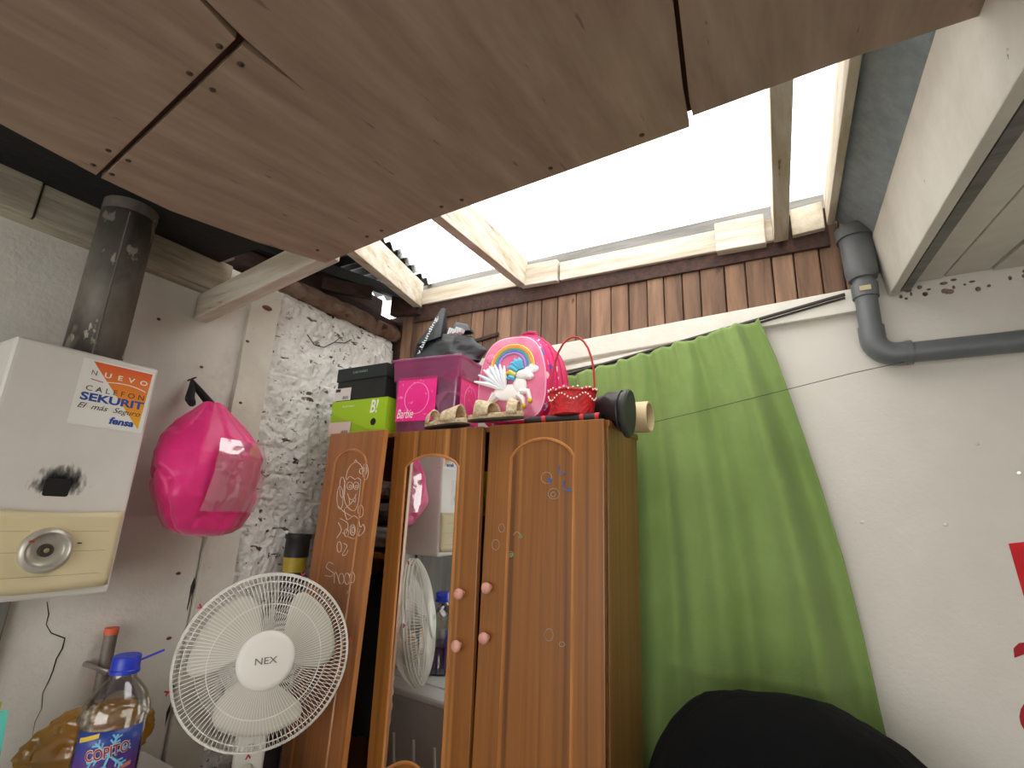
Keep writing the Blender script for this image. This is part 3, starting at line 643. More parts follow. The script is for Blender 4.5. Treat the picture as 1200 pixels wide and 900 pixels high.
# ---- washing machine
wmz = .72
MW = C_('machine_white', (218, 218, 216), .35, c2=(206, 206, 204), scale=3)
wm = empty('washing_machine', (-1.55, .63, 0), 'white top-loading washing machine against the left wall under the heater', 'washing machine')
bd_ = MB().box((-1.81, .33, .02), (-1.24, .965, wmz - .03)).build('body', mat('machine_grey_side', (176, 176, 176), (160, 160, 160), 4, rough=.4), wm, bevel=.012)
MB().box((-1.815, .325, wmz - .03), (-1.235, .97, wmz)).build('top', MW, wm, bevel=.010)
MB().box((-1.74, .40, wmz), (-1.29, .88, wmz + .008)).build('lid', MW, wm, bevel=.004)
for k in range(4): MB().tube([(-1.70 + k * .11, .966, .55), (-1.69 + k * .11, .969, .46), (-1.64 + k * .11, .966, .30)], .006, 6).build('side_rib', MW, bd_, smooth=True)
for sx in (-1.77, -1.28):
    for sy in (.37, .90): MB(I4((sx, sy, 0))).lathe([(.02, 0), (.02, .025)], 12).build('foot', BRUSH, wm)
# ---- big clear bottle with purple label
BP = CAM + ray(134, 842).normalized() * 1.80
bx, by = BP.x, BP.y
bt = empty('plastic_bottle', (bx, by, wmz + .008), 'large clear plastic bottle with blue cap and purple label on the washing machine', 'bottle')
tocam = math.atan2(-by, -bx)
BM = Matrix.Translation((bx, by, wmz + .008)) @ Matrix.Rotation(tocam + math.pi / 2, 4, 'Z')     # local -y faces the camera
R_ = .073
pb = [(.0001, .004), (.055, 0), (.068, .006), (R_, .02), (R_, .04), (R_ - .004, .05), (R_ - .004, .186), (R_, .193), (R_ + .002, .20), (R_ - .004, .225), (.058, .25), (.040, .272), (.029, .283), (.027, .30), (.0265, .312)]
MB(BM).lathe(pb, 40, caps=False).build('bottle_body', clearmat('clear_pet', (244, 242, 236), .10), bt, smooth=True)
MB(BM).lathe([(.0001, .006), (.054, .003), (.066, .008), (.0675, .05), (.0675, .118), (.0001, .118)], 40, caps=False).build('liquid', C_('violet_liquid', (62, 52, 120), .2), bt, smooth=True)
CAPM = C_('blue_cap', (36, 58, 190), .35)
cp_ = MB(BM).lathe([(.0001, .336), (.029, .336), (.031, .333), (.031, .306), (.033, .304), (.033, .296), (.029, .296)], 40, caps=False).build('cap', CAPM, bt, smooth=True)
MB(BM).bar((.024, -.006, .318), (.078, -.004, .338), (0, .011, 0), (0, 0, .004)).build('cap_strap', CAPM, cp_, bevel=.0012)
def labmat():
    m = bpy.data.materials.new('purple_label'); m.use_nodes = True; N = m.node_tree.nodes; L = m.node_tree.links
    tc = N.new('ShaderNodeTexCoord'); sx = N.new('ShaderNodeSeparateXYZ'); L.new(tc.outputs['Generated'], sx.inputs[0])
    r = N.new('ShaderNodeValToRGB'); e = r.color_ramp.elements; e[0].color = lin((92, 44, 120)); e[1].color = lin((44, 70, 150)); e[0].position = .35; e[1].position = .85
    L.new(sx.outputs['Z'], r.inputs[0]); L.new(r.outputs[0], N['Principled BSDF'].inputs['Base Color']); N['Principled BSDF'].inputs['Roughness'].default_value = .35; return m
RL = R_ - .0015
def cylp(s_, z, dr=0): a = -math.pi / 2 + s_ / RL; return ((RL + dr) * math.cos(a), (RL + dr) * math.sin(a), z)
lb = MB(BM).grid(lambda u, v: cylp((u - .5) * .150, .060 + v * .128), 30, 4).build('label', labmat(), bt, smooth=True, solid=.0006)
def onlab(s, x, z, w_, h, m, tilt=0, lift=.0012, **k):
    return text(s, 'lettering', m, lb, BM, w_, h, bend=lambda p: Vector(cylp(x + p.x * math.cos(tilt) - p.y * math.sin(tilt), z + p.y * math.cos(tilt) + p.x * math.sin(tilt), lift)), **k)
MINT = C_('label_sky', (120, 190, 226), .4)
b = MB(BM)
for k in range(6):
    a = k * math.pi / 3 + .3; L_ = .042
    b.tube([cylp(.005 + math.cos(a) * L_ * t, .138 + math.sin(a) * L_ * t, .0007) for t in (0, .5, 1)], .0032, 4)
    for sg in (-1, 1):
        for t in (.55, .8): b.tube([cylp(.005 + math.cos(a) * L_ * t, .138 + math.sin(a) * L_ * t, .0007), cylp(.005 + math.cos(a) * L_ * t + math.cos(a + sg * .9) * .012, .138 + math.sin(a) * L_ * t + math.sin(a + sg * .9) * .012, .0007)], .0024, 4)
b.build('snowflake', MINT, lb)
onlab('COPITO', -.038, .128, .080, .023, C_('label_cream', (236, 220, 214), .4), .14, .0034, bold=.05)
onlab('COPITO', -.038, .128, .080, .023, C_('label_red', (150, 40, 60), .4), .14, .0042, bold=.012)
b = MB(BM); b.grid(lambda u, v: cylp(-.066 + .044 * u, .164 + .012 * u + .010 * v, .0009), 8, 1); b.build('yellow_band', C_('label_yellow', (220, 190, 60), .4), lb)
b = MB(BM); b.grid(lambda u, v: cylp(.008 + .048 * u, .096 + .008 * u + .009 * v, .0009), 8, 1); b.build('orange_band', C_('label_orange', (196, 120, 100), .4), lb)
b = MB(BM); b.grid(lambda u, v: cylp(.028 + .014 * u, .066 + .018 * v, .0009), 4, 1); b.build('barcode', LW, lb)
# ---- yellow plastic bag behind the bottle
YB_ = CAM + ray(105, 880).normalized() * 1.80
f = lambda d: 1 + .16 * fbm(d * 2.4, 5) + .06 * abs(noise.noise(d * 7))
yb = empty('yellow_bag', (-1.745, .775, wmz), 'crumpled translucent yellow plastic bag behind the purple-labelled bottle', 'bag')
MB().ell((-1.730, .785, .822), (.065, .145, .085), 60, 40, f).build('bag', clearmat('yellow_film', (240, 214, 150), .10, (236, 190, 84), .6, .2), yb, smooth=True)
MB().ell((-1.730, .785, .805), (.048, .11, .068), 30, 20, f).build('filling', C_('ochre_cloth', (204, 152, 62), .9, c2=(228, 184, 104), scale=14), yb, smooth=True)
# ---- teal refill pouch
_t = onx(-52, 855, -1.62); TPX, TPY = _t.x, _t.y
tp = empty('detergent_pouch', (TPX, TPY, wmz + .008), 'teal detergent pouch with yellow cap standing on the washing machine', 'pouch')
PM = rotz((TPX, TPY, wmz + .008), 58)
MB(PM).grid(lambda u, v: ((u - .5) * .17 * (1 - .25 * max(0, v - .7)), 0 + math.sin(math.pi * u) * .035 * (1 - v) ** .6, v * .26), 16, 16).build('front', C_('teal_film', (86, 190, 176), .3), tp, smooth=True)
MB(PM).grid(lambda u, v: ((u - .5) * .17 * (1 - .25 * max(0, v - .7)), 0 - math.sin(math.pi * u) * .035 * (1 - v) ** .6, v * .26), 16, 16).build('back', MATS['teal_film'], tp, smooth=True)
MB(PM @ I4((.05, 0, .245))).lathe([(.014, 0), (.014, .03), (.0001, .03)], 16, caps=False).build('cap', C_('yellow_cap', (214, 206, 60), .4), tp, smooth=True)
for sg in (1, -1):
    Mx = PM @ (frame((.060, .043, .13), (-1, 0, 0), (0, 0, 1), (0, 1, 0)) if sg > 0 else frame((-.060, -.043, .13), (1, 0, 0), (0, 0, 1), (0, -1, 0)))
    text('JOS', 'lettering', LB, tp, Mx, .12, .05, bold=.03)
# ---- metal pipe stub with orange tip
pp = empty('capped_pipe', onx(120, 775, XL + .05), 'upright steel water pipe stub with orange rusted tip by the wall', 'pipe')
P0, P1 = onx(131, 738, XL + .045), onx(104, 832, XL + .045)
P1 = Vector((P0.x, P0.y + .01, .72))
MB().tube([P1, P0], .017, 16).build('pipe', mat('blotched_steel', (140, 130, 122), (108, 100, 94), 14, rough=.5, metal=.4, spots=[((206, 96, 62), 12, .6, .06)]), pp, smooth=True)
MB().tube([P0 - Vector((0, 0, .012)), P0 + Vector((0, 0, .006))], .0185, 16).build('tip', C_('orange_tip', (222, 104, 70), .6), pp, smooth=True)
n0 = onx(100, 778, XL + .012); nb = MB(); nb.tube([n0, n0 + Vector((.05, .01, -.005)), n0 + Vector((.055, .035, -.02))], [.008, .006, .009], 10)
tag(nb.build('small_tap', mat('grey_steel', (160, 156, 150), rough=.35, metal=.7), smooth=True), 'small grey metal tap spout sticking out of the wall beside the pipe stub', 'tap')
# ---- pedestal fan
FC = CAM + ray(311, 771).normalized() * 1.82
fn_ = (CAM - FC); fn_ = Vector((fn_.x, fn_.y + .10, fn_.z * .55)).normalized()      # facing direction
fr = Vector((0, 0, 1)).cross(fn_).normalized(); fu = fn_.cross(fr)
FM = frame(FC, fr, fu, fn_)
FW = C_('fan_white', (226, 224, 216), .38); FB = C_('fan_blade', (206, 202, 190), .35)
pole = FC - fn_ * .13
fan = empty('pedestal_fan', (pole.x, pole.y, 0), 'white pedestal fan with round wire grille and red cable ties beside the wardrobe', 'fan')
RF = .230
def gz(r, front): # grille profile
    t = r / RF; return (.042 * (1 - t ** 4) + .018 if front else -.018 - .075 * (1 - t ** 3))
b = MB(FM)
NS = 120
for k in range(NS):
    a = 2 * math.pi * k / NS; pts = []
    for i in range(9):
        r = .072 + (RF - .072) * i / 8; aa = a + .10 * (i / 8) ** 1.3
        pts.append((r * math.cos(aa), r * math.sin(aa), gz(r, True)))
    pts.append((RF * math.cos(aa), RF * math.sin(aa), .004)); b.tube(pts, .0011, 4, caps=False)
for r, rr in ((.146, .0016), (.208, .0016)):
    b.tube([(r * math.cos(t * .1309), r * math.sin(t * .1309), gz(r, True) - .001) for t in range(48)], rr, 5, closed=True)
b.build('front_grille', FW, fan, smooth=True)
b = MB(FM)
for zz, r, rr in ((.006, RF, .0032), (-.006, RF + .001, .0032), (.018, RF - .004, .0022)):
    b.tube([(r * math.cos(t * .09817), r * math.sin(t * .09817), zz) for t in range(64)], rr, 6, closed=True)
b.build('rim', FW, fan, smooth=True)
b = MB(FM)
for k in range(NS):
    a = 2 * math.pi * (k + .5) / NS; pts = []
    for i in range(7):
        r = .06 + (RF - .06) * i / 6; aa = a - .22 * (i / 6); pts.append((r * math.cos(aa), r * math.sin(aa), gz(r, False)))
    b.tube(pts, .0012, 4, caps=False)
for r in (.12, .18): b.tube([(r * math.cos(t * .1309), r * math.sin(t * .1309), gz(r, False)) for t in range(48)], .0016, 5, closed=True)
b.build('rear_grille', FW, fan, smooth=True)
bdg = MB(FM).lathe([(.0001, .071), (.060, .070), (.072, .067), (.076, .062), (.076, .056), (.0001, .052)], 48, caps=False).build('badge', FW, fan, smooth=True)
Mt = FM @ Matrix.Rotation(math.radians(3), 4, 'Z') @ I4((-.028, -.008, .0716))
text('NEX', 'lettering', C_('grey_print', (120, 116, 108), .4), bdg, Mt, .056, .0165, bold=.01)
for k in range(3):
    a0 = math.radians(18 + 120 * k)
    def blade(u, v):
        r = .035 + .160 * v; half = math.radians(14 + 30 * math.sin(math.pi * min(1, v * .62 + .12)) * (1 if v < .93 else .86))
        a = a0 + (u - .5) * 2 * half + .25 * v; return (r * math.cos(a), r * math.sin(a), -.005 + .022 * (u - .5) * 1.6 + .004 * math.sin(3 * v))
    MB(FM).grid(blade, 14, 14).build('blade', FB, fan, smooth=True, solid=.0025)
MB(FM).lathe([(.0001, .02), (.03, .02), (.036, .0), (.036, -.03), (.0001, -.03)], 24, caps=False).build('hub', FB, fan, smooth=True)
MB(FM).lathe([(.0001, -.20), (.035, -.195), (.055, -.17), (.062, -.12), (.060, -.088), (.0001, -.085)], 28, caps=False).build('motor_housing', FW, fan, smooth=True)
top = FM @ Vector((0, -.03, -.15))
pole = Vector((top.x, top.y, 0))
MB(I4(pole)).lathe([(.030, top.z - .02), (.034, top.z - .05), (.034, top.z - .26), (.022, top.z - .28), (.0125, top.z - .30), (.0125, .035)], 20).build('pole', FW, fan, smooth=True)
CB = rotz((pole.x, pole.y, 0), math.degrees(math.atan2(fn_.y, fn_.x)) + 90)
cbx = MB(CB).box((-.042, -.062, top.z - .34), (.042, -.010, top.z - .10)).build('control_box', FW, fan, bevel=.012, seg=3)
for zz in (-.16, -.21, -.26): MB(CB @ frame((0, -.062, top.z + zz), (1, 0, 0), (0, 0, 1), (0, -1, 0))).lathe([(.013, 0), (.012, .008), (.0001, .009)], 16, caps=False).build('control_button', FB, cbx, smooth=True)
MB(I4(pole)).lathe([(.0001, .04), (.03, .038), (.10, .02), (.125, .012), (.125, 0), (.0001, 0)], 36, caps=False).build('base', FW, fan, smooth=True)
for a in (8, 72, 143, 196, 268):
    a = math.radians(a); c0 = Vector((RF * math.cos(a), RF * math.sin(a), 0)); o = Vector((math.cos(a), math.sin(a), 0)); t = Vector((-math.sin(a), math.cos(a), 0))
    b = MB(FM); b.tube([c0 + o * .013 + t * .007, c0 + o * .004, c0 - o * .004 + Vector((0, 0, .012)), c0 + o * .004 + t * .001, c0 + o * .015 - t * .004], .0022, 5); b.build('cable_tie', C_('red_tie', (178, 36, 52), .5), fan)
# ---- yellow canister with black top beside wardrobe
kn = empty('canister', (-1.800, 1.400, 0), 'tall dark tube with yellow band and black cap standing between wardrobe and rough wall', 'container')
KM = I4((-1.800, 1.400, 0))
MB(KM).lathe([(.040, 0), (.043, .01), (.043, 1.20)], 24).build('tube', C_('dark_tube', (60, 52, 56), .6), kn, smooth=True)
MB(KM).lathe([(.0436, 1.20), (.0436, 1.262)], 24).build('band', C_('yellow_tube', (196, 168, 40), .5, c2=(150, 130, 40), scale=8), kn, smooth=True)
MB(KM).lathe([(.0455, 1.255), (.047, 1.262), (.046, 1.322), (.051, 1.328), (.051, 1.342), (.045, 1.342), (.042, 1.29), (.0001, 1.28)], 24, caps=False).build('cap', C_('black_cap', (34, 32, 32), .5), kn, smooth=True)

# ---- shoe boxes
TZ = WZ
GRN = C_('lime_card', (150, 186, 28), .55, c2=(140, 176, 24), scale=3); BLKC = C_('black_card', (30, 34, 32), .5, c2=(24, 27, 26), scale=4)
def shoebox(name, o, ang, w_, d_, h, m, label):
    e = empty(name, o, label, 'shoe box'); M = rotz(o, ang)
    return e, M
gM_o = (-1.735, 1.425, TZ); gw, gd, gh = .320, .22, .150
e, M = shoebox('shoe_box', gM_o, 0, gw, gd, gh, GRN, 'lime green shoe box under the black box on the wardrobe')
MB(M).box((0, 0, 0), (gw, gd, gh)).build('box', GRN, e, bevel=.003)
ff = MB(M).prism([(.002, -.003, gh), (gw, -.003, gh), (gw, -.003, .012), (gw * .93, -.003, .004), (.035, -.003, gh * .58), (.010, -.003, gh * .68), (.002, -.003, gh * .80)], (0, .0025, 0)).build('front_flap', C_('lime_flap', (156, 194, 30), .5), e)
F1 = M @ frame((0, -.0032, 0), (1, 0, 0), (0, 0, 1), (0, -1, 0))
text('B!', 'lettering', LW, e, F1 @ I4((.232, .090, .0004)), .040, .052, shear=.15, bold=.02)
text('THE ECO BOX', 'lettering', LW, e, F1 @ I4((.065, .122, .0004)), .070, .007)
MB(F1).lathe([(.0001, .0006), (.0145, .0006), (.0145, 0)], 24, caps=False).build('finger_hole', BRUSH, e).location += (M.to_3x3() @ Vector((.255, 0, .052)))
MB(F1).box((.002, .002, .0004), (.130, .060, .0010)).build('price_label', C_('pale_label', (206, 186, 176), .6), e)
for k in range(9): MB(F1).box((.078 + k * .0045, .010, .001), (.078 + k * .0045 + (.0026 if k % 3 else .0013), .024, .0013)).build('barcode_bar', LK, e)
bM_o = (-1.728, 1.428, TZ + gh); bw, bd2, bh = .288, .21, .146
e, M = shoebox('shoe_box', bM_o, 0, bw, bd2, bh, BLKC, 'black shoe box lying on the lime green shoe box')
MB(M).box((.003, .003, 0), (bw - .003, bd2 - .003, bh - .004)).build('box', BLKC, e, bevel=.002)
MB(M).hexa([(-.001, -.003, bh * .60), (bw + .001, -.003, bh * .62), (bw + .001, bd2, bh * .62), (-.001, bd2, bh * .60), (-.001, -.003, bh), (bw + .001, -.003, bh), (bw + .001, bd2, bh), (-.001, bd2, bh)]).build('lid', C_('black_green_card', (28, 38, 36), .45), e, bevel=.002)
F1 = M @ frame((0, -.0035, 0), (1, 0, 0), (0, 0, 1), (0, -1, 0))
text('CALVANO', 'lettering', C_('silver_print', (170, 176, 172), .4), e, F1 @ I4((.095, bh - .028, .0004)), .085, .010)
MB(F1).box((.000, .004, -.002), (.095, .058, .0010)).build('size_label', C_('white_label', (214, 208, 202), .6), e)
MB(F1).box((.006, .042, .001), (.034, .055, .0014)).build('label_print', LK, e)
for k in range(8): MB(F1).box((.050 + k * .0045, .008, .001), (.050 + k * .0045 + (.0026 if k % 3 else .0013), .022, .0013)).build('barcode_bar', LK, e)

# ---- pink plastic storage box
cw, cdp, chh = .300, .200, .288
CO = Vector((-1.402, 1.432, TZ)); CM = rotz(CO, 6)
ct = empty('storage_box', CO, 'translucent pink plastic storage box with printed pictures on the wardrobe', 'storage box')
PKF = clearmat('pink_film', (246, 176, 220), .10, (222, 128, 188), .30, .2)
def tb(z): return .018 * (1 - z / chh)
def shell(z0, z1, ex):
    a0, a1 = tb(z0) - ex, tb(z1) - ex
    q = [(a0, a0), (cw - a0, a0), (cw - a0, cdp - a0), (a0, cdp - a0)]; r = [(a1, a1), (cw - a1, a1), (cw - a1, cdp - a1), (a1, cdp - a1)]
    return [(x, y, z0) for x, y in q] + [(x, y, z1) for x, y in r]
b = MB(CM); b.add(shell(.001, chh, 0), [(3, 2, 1, 0), (0, 1, 5, 4), (1, 2, 6, 5), (2, 3, 7, 6), (3, 0, 4, 7)]); b.build('tub', PKF, ct, bevel=.012, seg=3, smooth=True)
b = MB(CM); b.add(shell(chh - .075, chh, .006), [(0, 1, 5, 4), (1, 2, 6, 5), (2, 3, 7, 6), (3, 0, 4, 7)]); b.build('rim_band', PKF, ct, bevel=.010, seg=3, smooth=True)
b = MB(CM); b.add(shell(chh, chh + .012, .012), [(3, 2, 1, 0), (4, 5, 6, 7), (0, 1, 5, 4), (1, 2, 6, 5), (2, 3, 7, 6), (3, 0, 4, 7)]); b.build('lid', PKF, ct, bevel=.005, seg=2, smooth=True)
DOTP = mat('pink_dotted_print', (226, 34, 128), (232, 60, 144), 3, rough=.35, spots=[((244, 130, 186), 60, .62, .02)])
F1 = CM @ frame((0, tb(.1) - .010, 0), (1, 0, 0), (0, 0, 1), (0, -1, 0))
pc = MB(F1).box((.026, .048, 0), (.205, .222, .0015)).build('picture', DOTP, ct, bevel=.0006)
text('Barbie', 'lettering', LW, ct, F1 @ I4((.034, .060, .0022)), .075, .036, shear=.3)
F2 = CM @ frame((cw - tb(.1) + .008, 0, 0), (0, 1, 0), (0, 0, 1), (1, 0, 0))
MB(F2).box((.026, .048, 0), (.180, .222, .0015)).build('picture', DOTP, ct, bevel=.0006)
MB(F1).tube([(.118 + .056 * math.cos(k * .3927), .138 + .062 * math.sin(k * .3927) * 1.0, .0014) for k in range(16)], .0016, 4, closed=True).build('print_ring', C_('print_lilac', (230, 150, 200), .4), ct)
MB(F2).tube([(.105 + .048 * math.cos(k * .3927), .135 + .06 * math.sin(k * .3927), .0014) for k in range(16)], .0016, 4, closed=True).build('print_ring', MATS['print_lilac'], ct)
def inside(name, c, r, m, label, sd):
    cc = CM @ Vector(c); f = facets(18, sd, .12, 18.)
    o = MB(CM).ell(c, r, 24, 16, f).build(name, m, smooth=True); tag(o, label, 'toy')
inside('stuffed_toy', (.085, .100, .092), (.050, .06, .070), C_('purple_plush', (150, 96, 140), .9), 'purple stuffed lump at the bottom of the pink storage box', 3)
inside('stuffed_toy', (.220, .100, .100), (.052, .06, .078), C_('mauve_plush', (120, 84, 110), .9), 'dark mauve stuffed lump in the corner of the pink storage box', 4)
inside('stuffed_toy', (.110, .100, .225), (.065, .06, .050), C_('grey_plush', (150, 130, 150), .9), 'grey soft toy on top inside the pink storage box', 6)
inside('stuffed_toy', (.225, .105, .235), (.04, .055, .045), C_('rose_plush', (190, 110, 140), .9), 'rose coloured soft toy near the lid of the pink storage box', 9)
# ---- black carrier bag on the storage box
BKP = C_('black_bag_film', (40, 44, 48), .38, c2=(30, 33, 36), scale=8, bump=.35, bscale=7)
zt = TZ + chh + .012
kb = empty('carrier_bag', CM @ Vector((.18, .11, chh + .012)), 'black printed carrier bag bunched on top of the pink storage box', 'bag')
FB2 = facets(22, 11, .12, 20.)
def kbf(d):
    return FB2(d) * (1 + .07 * fbm(d * 2.5, 4)) * (1.0 if d.z > -.5 else .95)
def kbag(u, v):
    a = 2 * math.pi * u; t = v
    r = (1 - .35 * t ** 2) if t < .75 else (.80 - .80 * ((t - .75) / .25) ** .7) + .0
    d = Vector((math.cos(a), math.sin(a), (t - .3) * 1.2)).normalized()
    k = r * FB2(d) * (1 + .08 * fbm((math.cos(a) * 2, math.sin(a) * 2, t * 2.4), 4))
    return CM @ Vector((0.165 + .135 * k * math.cos(a), .10 + .085 * k * math.sin(a), chh + .014 + .145 * t + .02 * t * noise.noise(Vector((math.cos(a) * 1.5, math.sin(a) * 1.5, 2)))))
MB().grid(kbag, 60, 30).build('bag', BKP, kb, smooth=True, weld=True)
b = MB(CM)
b.hexa([(.085, .005, chh + .07), (.190, .020, chh + .10), (.190, .075, chh + .11), (.085, .06, chh + .09), (.172, .040, chh + .238), (.188, .044, chh + .232), (.188, .056, chh + .232), (.172, .055, chh + .238)])
b.build('knot_ear', BKP, kb, bevel=.006, smooth=True)
b = MB(CM); b.hexa([(.205, .05, chh + .13), (.30, .06, chh + .13), (.30, .11, chh + .13), (.205, .11, chh + .13), (.225, .07, chh + .180), (.275, .075, chh + .168), (.275, .085, chh + .168), (.225, .085, chh + .180)])
b.build('knot_ear', BKP, kb, bevel=.008, smooth=True)
_X = Vector((.052, .024, .150)).normalized(); _Z = Vector((.10, -1, .16)); _Z = (_Z - _X * _Z.dot(_X)).normalized()
KX = CM @ frame((.124, -.010, chh + .022), _X, _Z.cross(_X), _Z)
text('v.blunding.', 'lettering', C_('bag_print', (200, 204, 204), .5), kb, KX, .175, .020, bold=.01)
for k in range(6): MB(CM).bar((.235 + k * .010, .0, chh + .100 + .003 * (k % 2)), (.241 + k * .010, -.0, chh + .126 - .004 * (k % 3)), (.006, 0, 0), (0, .03, .002)).build('bag_mark', MATS['bag_print'], kb)
# ---- white cloth behind box
wavy('white_cloth', (-1.10, 1.63, TZ), (-1.0, 1.695, TZ + .275), C_('white_rag', (224, 222, 218), .9), 'white rag stuffed between storage box and backpack', 'cloth', 51)

# ---- backpack
BKM = mat('pink_pattern_nylon', (226, 34, 112), (214, 26, 100), 5, rough=.5,
          spots=[((80, 86, 170), 22, .62, .02), ((240, 210, 220), 30, .66, .02, (1, 1.3, .8)), ((120, 60, 150), 17, .65, .02, (1.4, 1, 1))])
PIP = C_('magenta_piping', (196, 20, 84), .4)
BO = Vector((-1.005, 1.468, TZ)); BKMx = rotz(BO, 6)
bk = empty('backpack', BO, 'pink school backpack with rainbow and winged horse picture on the wardrobe', 'backpack')
bw_, bd_, bh_ = .295, .14, .346
def bprof(t, sx=1., sz=1.):   # outline point, t in 0..1 around (arched top)
    a = 2 * math.pi * t; c, s_ = math.cos(a), math.sin(a); e = .62 if s_ < 0 else .80
    x = abs(c) ** (e * .75) * (1 if c >= 0 else -1); z = abs(s_) ** e * (1 if s_ >= 0 else -1)
    return bw_ / 2 + bw_ / 2 * x * sx * (1 - .10 * max(0, z)), bh_ * .46 + (bh_ * (.54 if z > 0 else .46)) * z * sz
def lof(prs, nm, m, par, n=64):   # list of (y, scale)
    vs = []; fs = []
    for (y, k) in prs:
        for i in range(n): x, z = bprof(i / n, k, k); vs.append((x, y, max(z, .002)))
    for j in range(len(prs) - 1):
        for i in range(n): fs.append((j * n + i, j * n + (i + 1) % n, (j + 1) * n + (i + 1) % n, (j + 1) * n + i))
    fs += [tuple(range(n))[::-1], tuple(range((len(prs) - 1) * n, len(prs) * n))]
    return MB(BKMx).add(vs, fs).build(nm, m, par, smooth=True)
bb_ = lof([(bd_, .90), (bd_ - .012, .985), (.02, 1.0), (.004, .975), (-.002, .93)], 'main_body', BKM, bk)
lof([(.0, .90), (-.03, .90), (-.042, .88), (-.048, .83)], 'front_compartment', BKM, bk)
for y, k in ((.006, .985), (bd_ - .006, .985), (.06, 1.003)):
    MB(BKMx).tube([(bprof(i / 48, k, k)[0], y, max(bprof(i / 48, k, k)[1], .003)) for i in range(48)], .003, 6, closed=True).build('piping', PIP, bb_, smooth=True)
PNM = mat('pearly_pink_panel', (226, 132, 160), (206, 88, 130), 4, rough=.3, coat=.3)
pn = lof([(-.046, .84), (-.053, .84), (-.056, .80)], 'front_panel', PNM, bk)
MB(BKMx).tube([(bprof(i / 48, .845, .845)[0], -.050, max(bprof(i / 48, .845, .845)[1], .01)) for i in range(48)], .0035, 6, closed=True).build('panel_edge', C_('panel_edge', (236, 172, 196), .35), pn, smooth=True)
for k, c in enumerate([(232, 196, 84), (238, 150, 96), (110, 170, 120), (96, 130, 206), (196, 140, 200)]):
    r = .080 - k * .0075
    MB(BKMx).tube([(.150 + r * math.cos(math.radians(a)), -.057, .212 + r * .96 * math.sin(math.radians(a))) for a in range(-8, 189, 14)], .0042, 6).build('rainbow_band', C_('rainbow_%d' % k, c, .35), pn, smooth=True)
CLD = C_('cloud_white', (232, 226, 236), .4)
for x0, z0 in ((.073, .200), (.222, .196)):
    b = MB(BKMx)
    for dx, dz, r in ((-.014, 0, .012), (0, .007, .015), (.015, 0, .012), (0, -.004, .013)): b.ell((x0 + dx, -.056, z0 + dz), (r, .006, r), 14, 8)
    b.build('cloud', CLD, pn, smooth=True)
HW = C_('horse_white', (236, 232, 230), .35)
b = MB(BKMx)
b.ell((.140, -.058, .118), (.058, .010, .030), 20, 12); b.ell((.182, -.059, .140), (.026, .010, .034), 16, 10); b.ell((.196, -.061, .178), (.030, .011, .019), 16, 10); b.ell((.218, -.061, .170), (.016, .009, .012), 12, 8)
b.tube([(.188, -.058, .120), (.214, -.060, .118), (.222, -.060, .092)], [.013, .010, .007], 8); b.tube([(.178, -.058, .108), (.196, -.060, .092), (.200, -.060, .074)], [.013, .009, .006], 8)
b.tube([(.095, -.058, .110), (.074, -.060, .088), (.060, -.060, .080)], [.020, .010, .007], 8)
b.tube([(.180, -.058, .196), (.182, -.058, .212)], [.006, .002], 6)
b.build('winged_horse', HW, pn, smooth=True)
WG = C_('wing_pearl', (206, 218, 232), .35)
for k in range(7):
    a = math.radians(172 - k * 13); L_ = .120 - k * .009
    MB(BKMx).tube([(.128, -.062, .128), (.128 + math.cos(a) * L_ * .5, -.066, .132 + math.sin(a) * L_ * .45 + .01), (.128 + math.cos(a) * L_, -.064, .128 + math.sin(a) * L_ * 1.0 + .02)], [.007, .010, .003], 8).build('wing_feather', WG if k % 2 else HW, pn, smooth=True)
MN = C_('mane_blue', (84, 180, 216), .4)
for k, (x, z, x2, z2) in enumerate([(.186, .196, .160, .235), (.180, .200, .146, .222), (.174, .190, .134, .206), (.168, .178, .130, .186), (.164, .165, .134, .164), (.190, .198, .178, .238)]):
    MB(BKMx).tube([(x, -.064, z), ((x + x2) / 2, -.068, (z + z2) / 2 + .006), (x2, -.064, z2)], [.008, .010, .003], 8).build('mane_lock', MN if k != 3 else C_('mane_yellow', (224, 200, 70), .4), pn, smooth=True)
for c in ((.222, .086), (.200, .068)): MB(BKMx).ell((c[0], -.061, c[1]), (.009, .008, .010), 12, 8).build('hoof', C_('hoof_yellow', (232, 190, 40), .4), pn, smooth=True)
MB(BKMx).ell((.066, -.056, .245), (.022, .006, .018), 6, 4).build('bow', C_('bow_pink', (226, 120, 160), .4), pn)
MB(BKMx).tube([(.135, .05, .345), (.140, .05, .366), (.165, .05, .372), (.190, .05, .366), (.196, .05, .342)], .008, 8).build('top_handle', C_('handle_maroon', (150, 24, 74), .6), bk, smooth=True)
b = MB(BKMx); b.ell((bw_ + .004, .075, .085), (.018, .062, .085), 20, 14); b.build('side_pocket', BKM, bk, smooth=True)
MB(BKMx).tube([(bw_ - .06, bd_ + .006, .30), (bw_ - .045, bd_ + .016, .20), (bw_ - .05, bd_ + .016, .12), (bw_ - .06, bd_ + .006, .04)], .009, 8).build('shoulder_strap', PIP, bk, smooth=True)

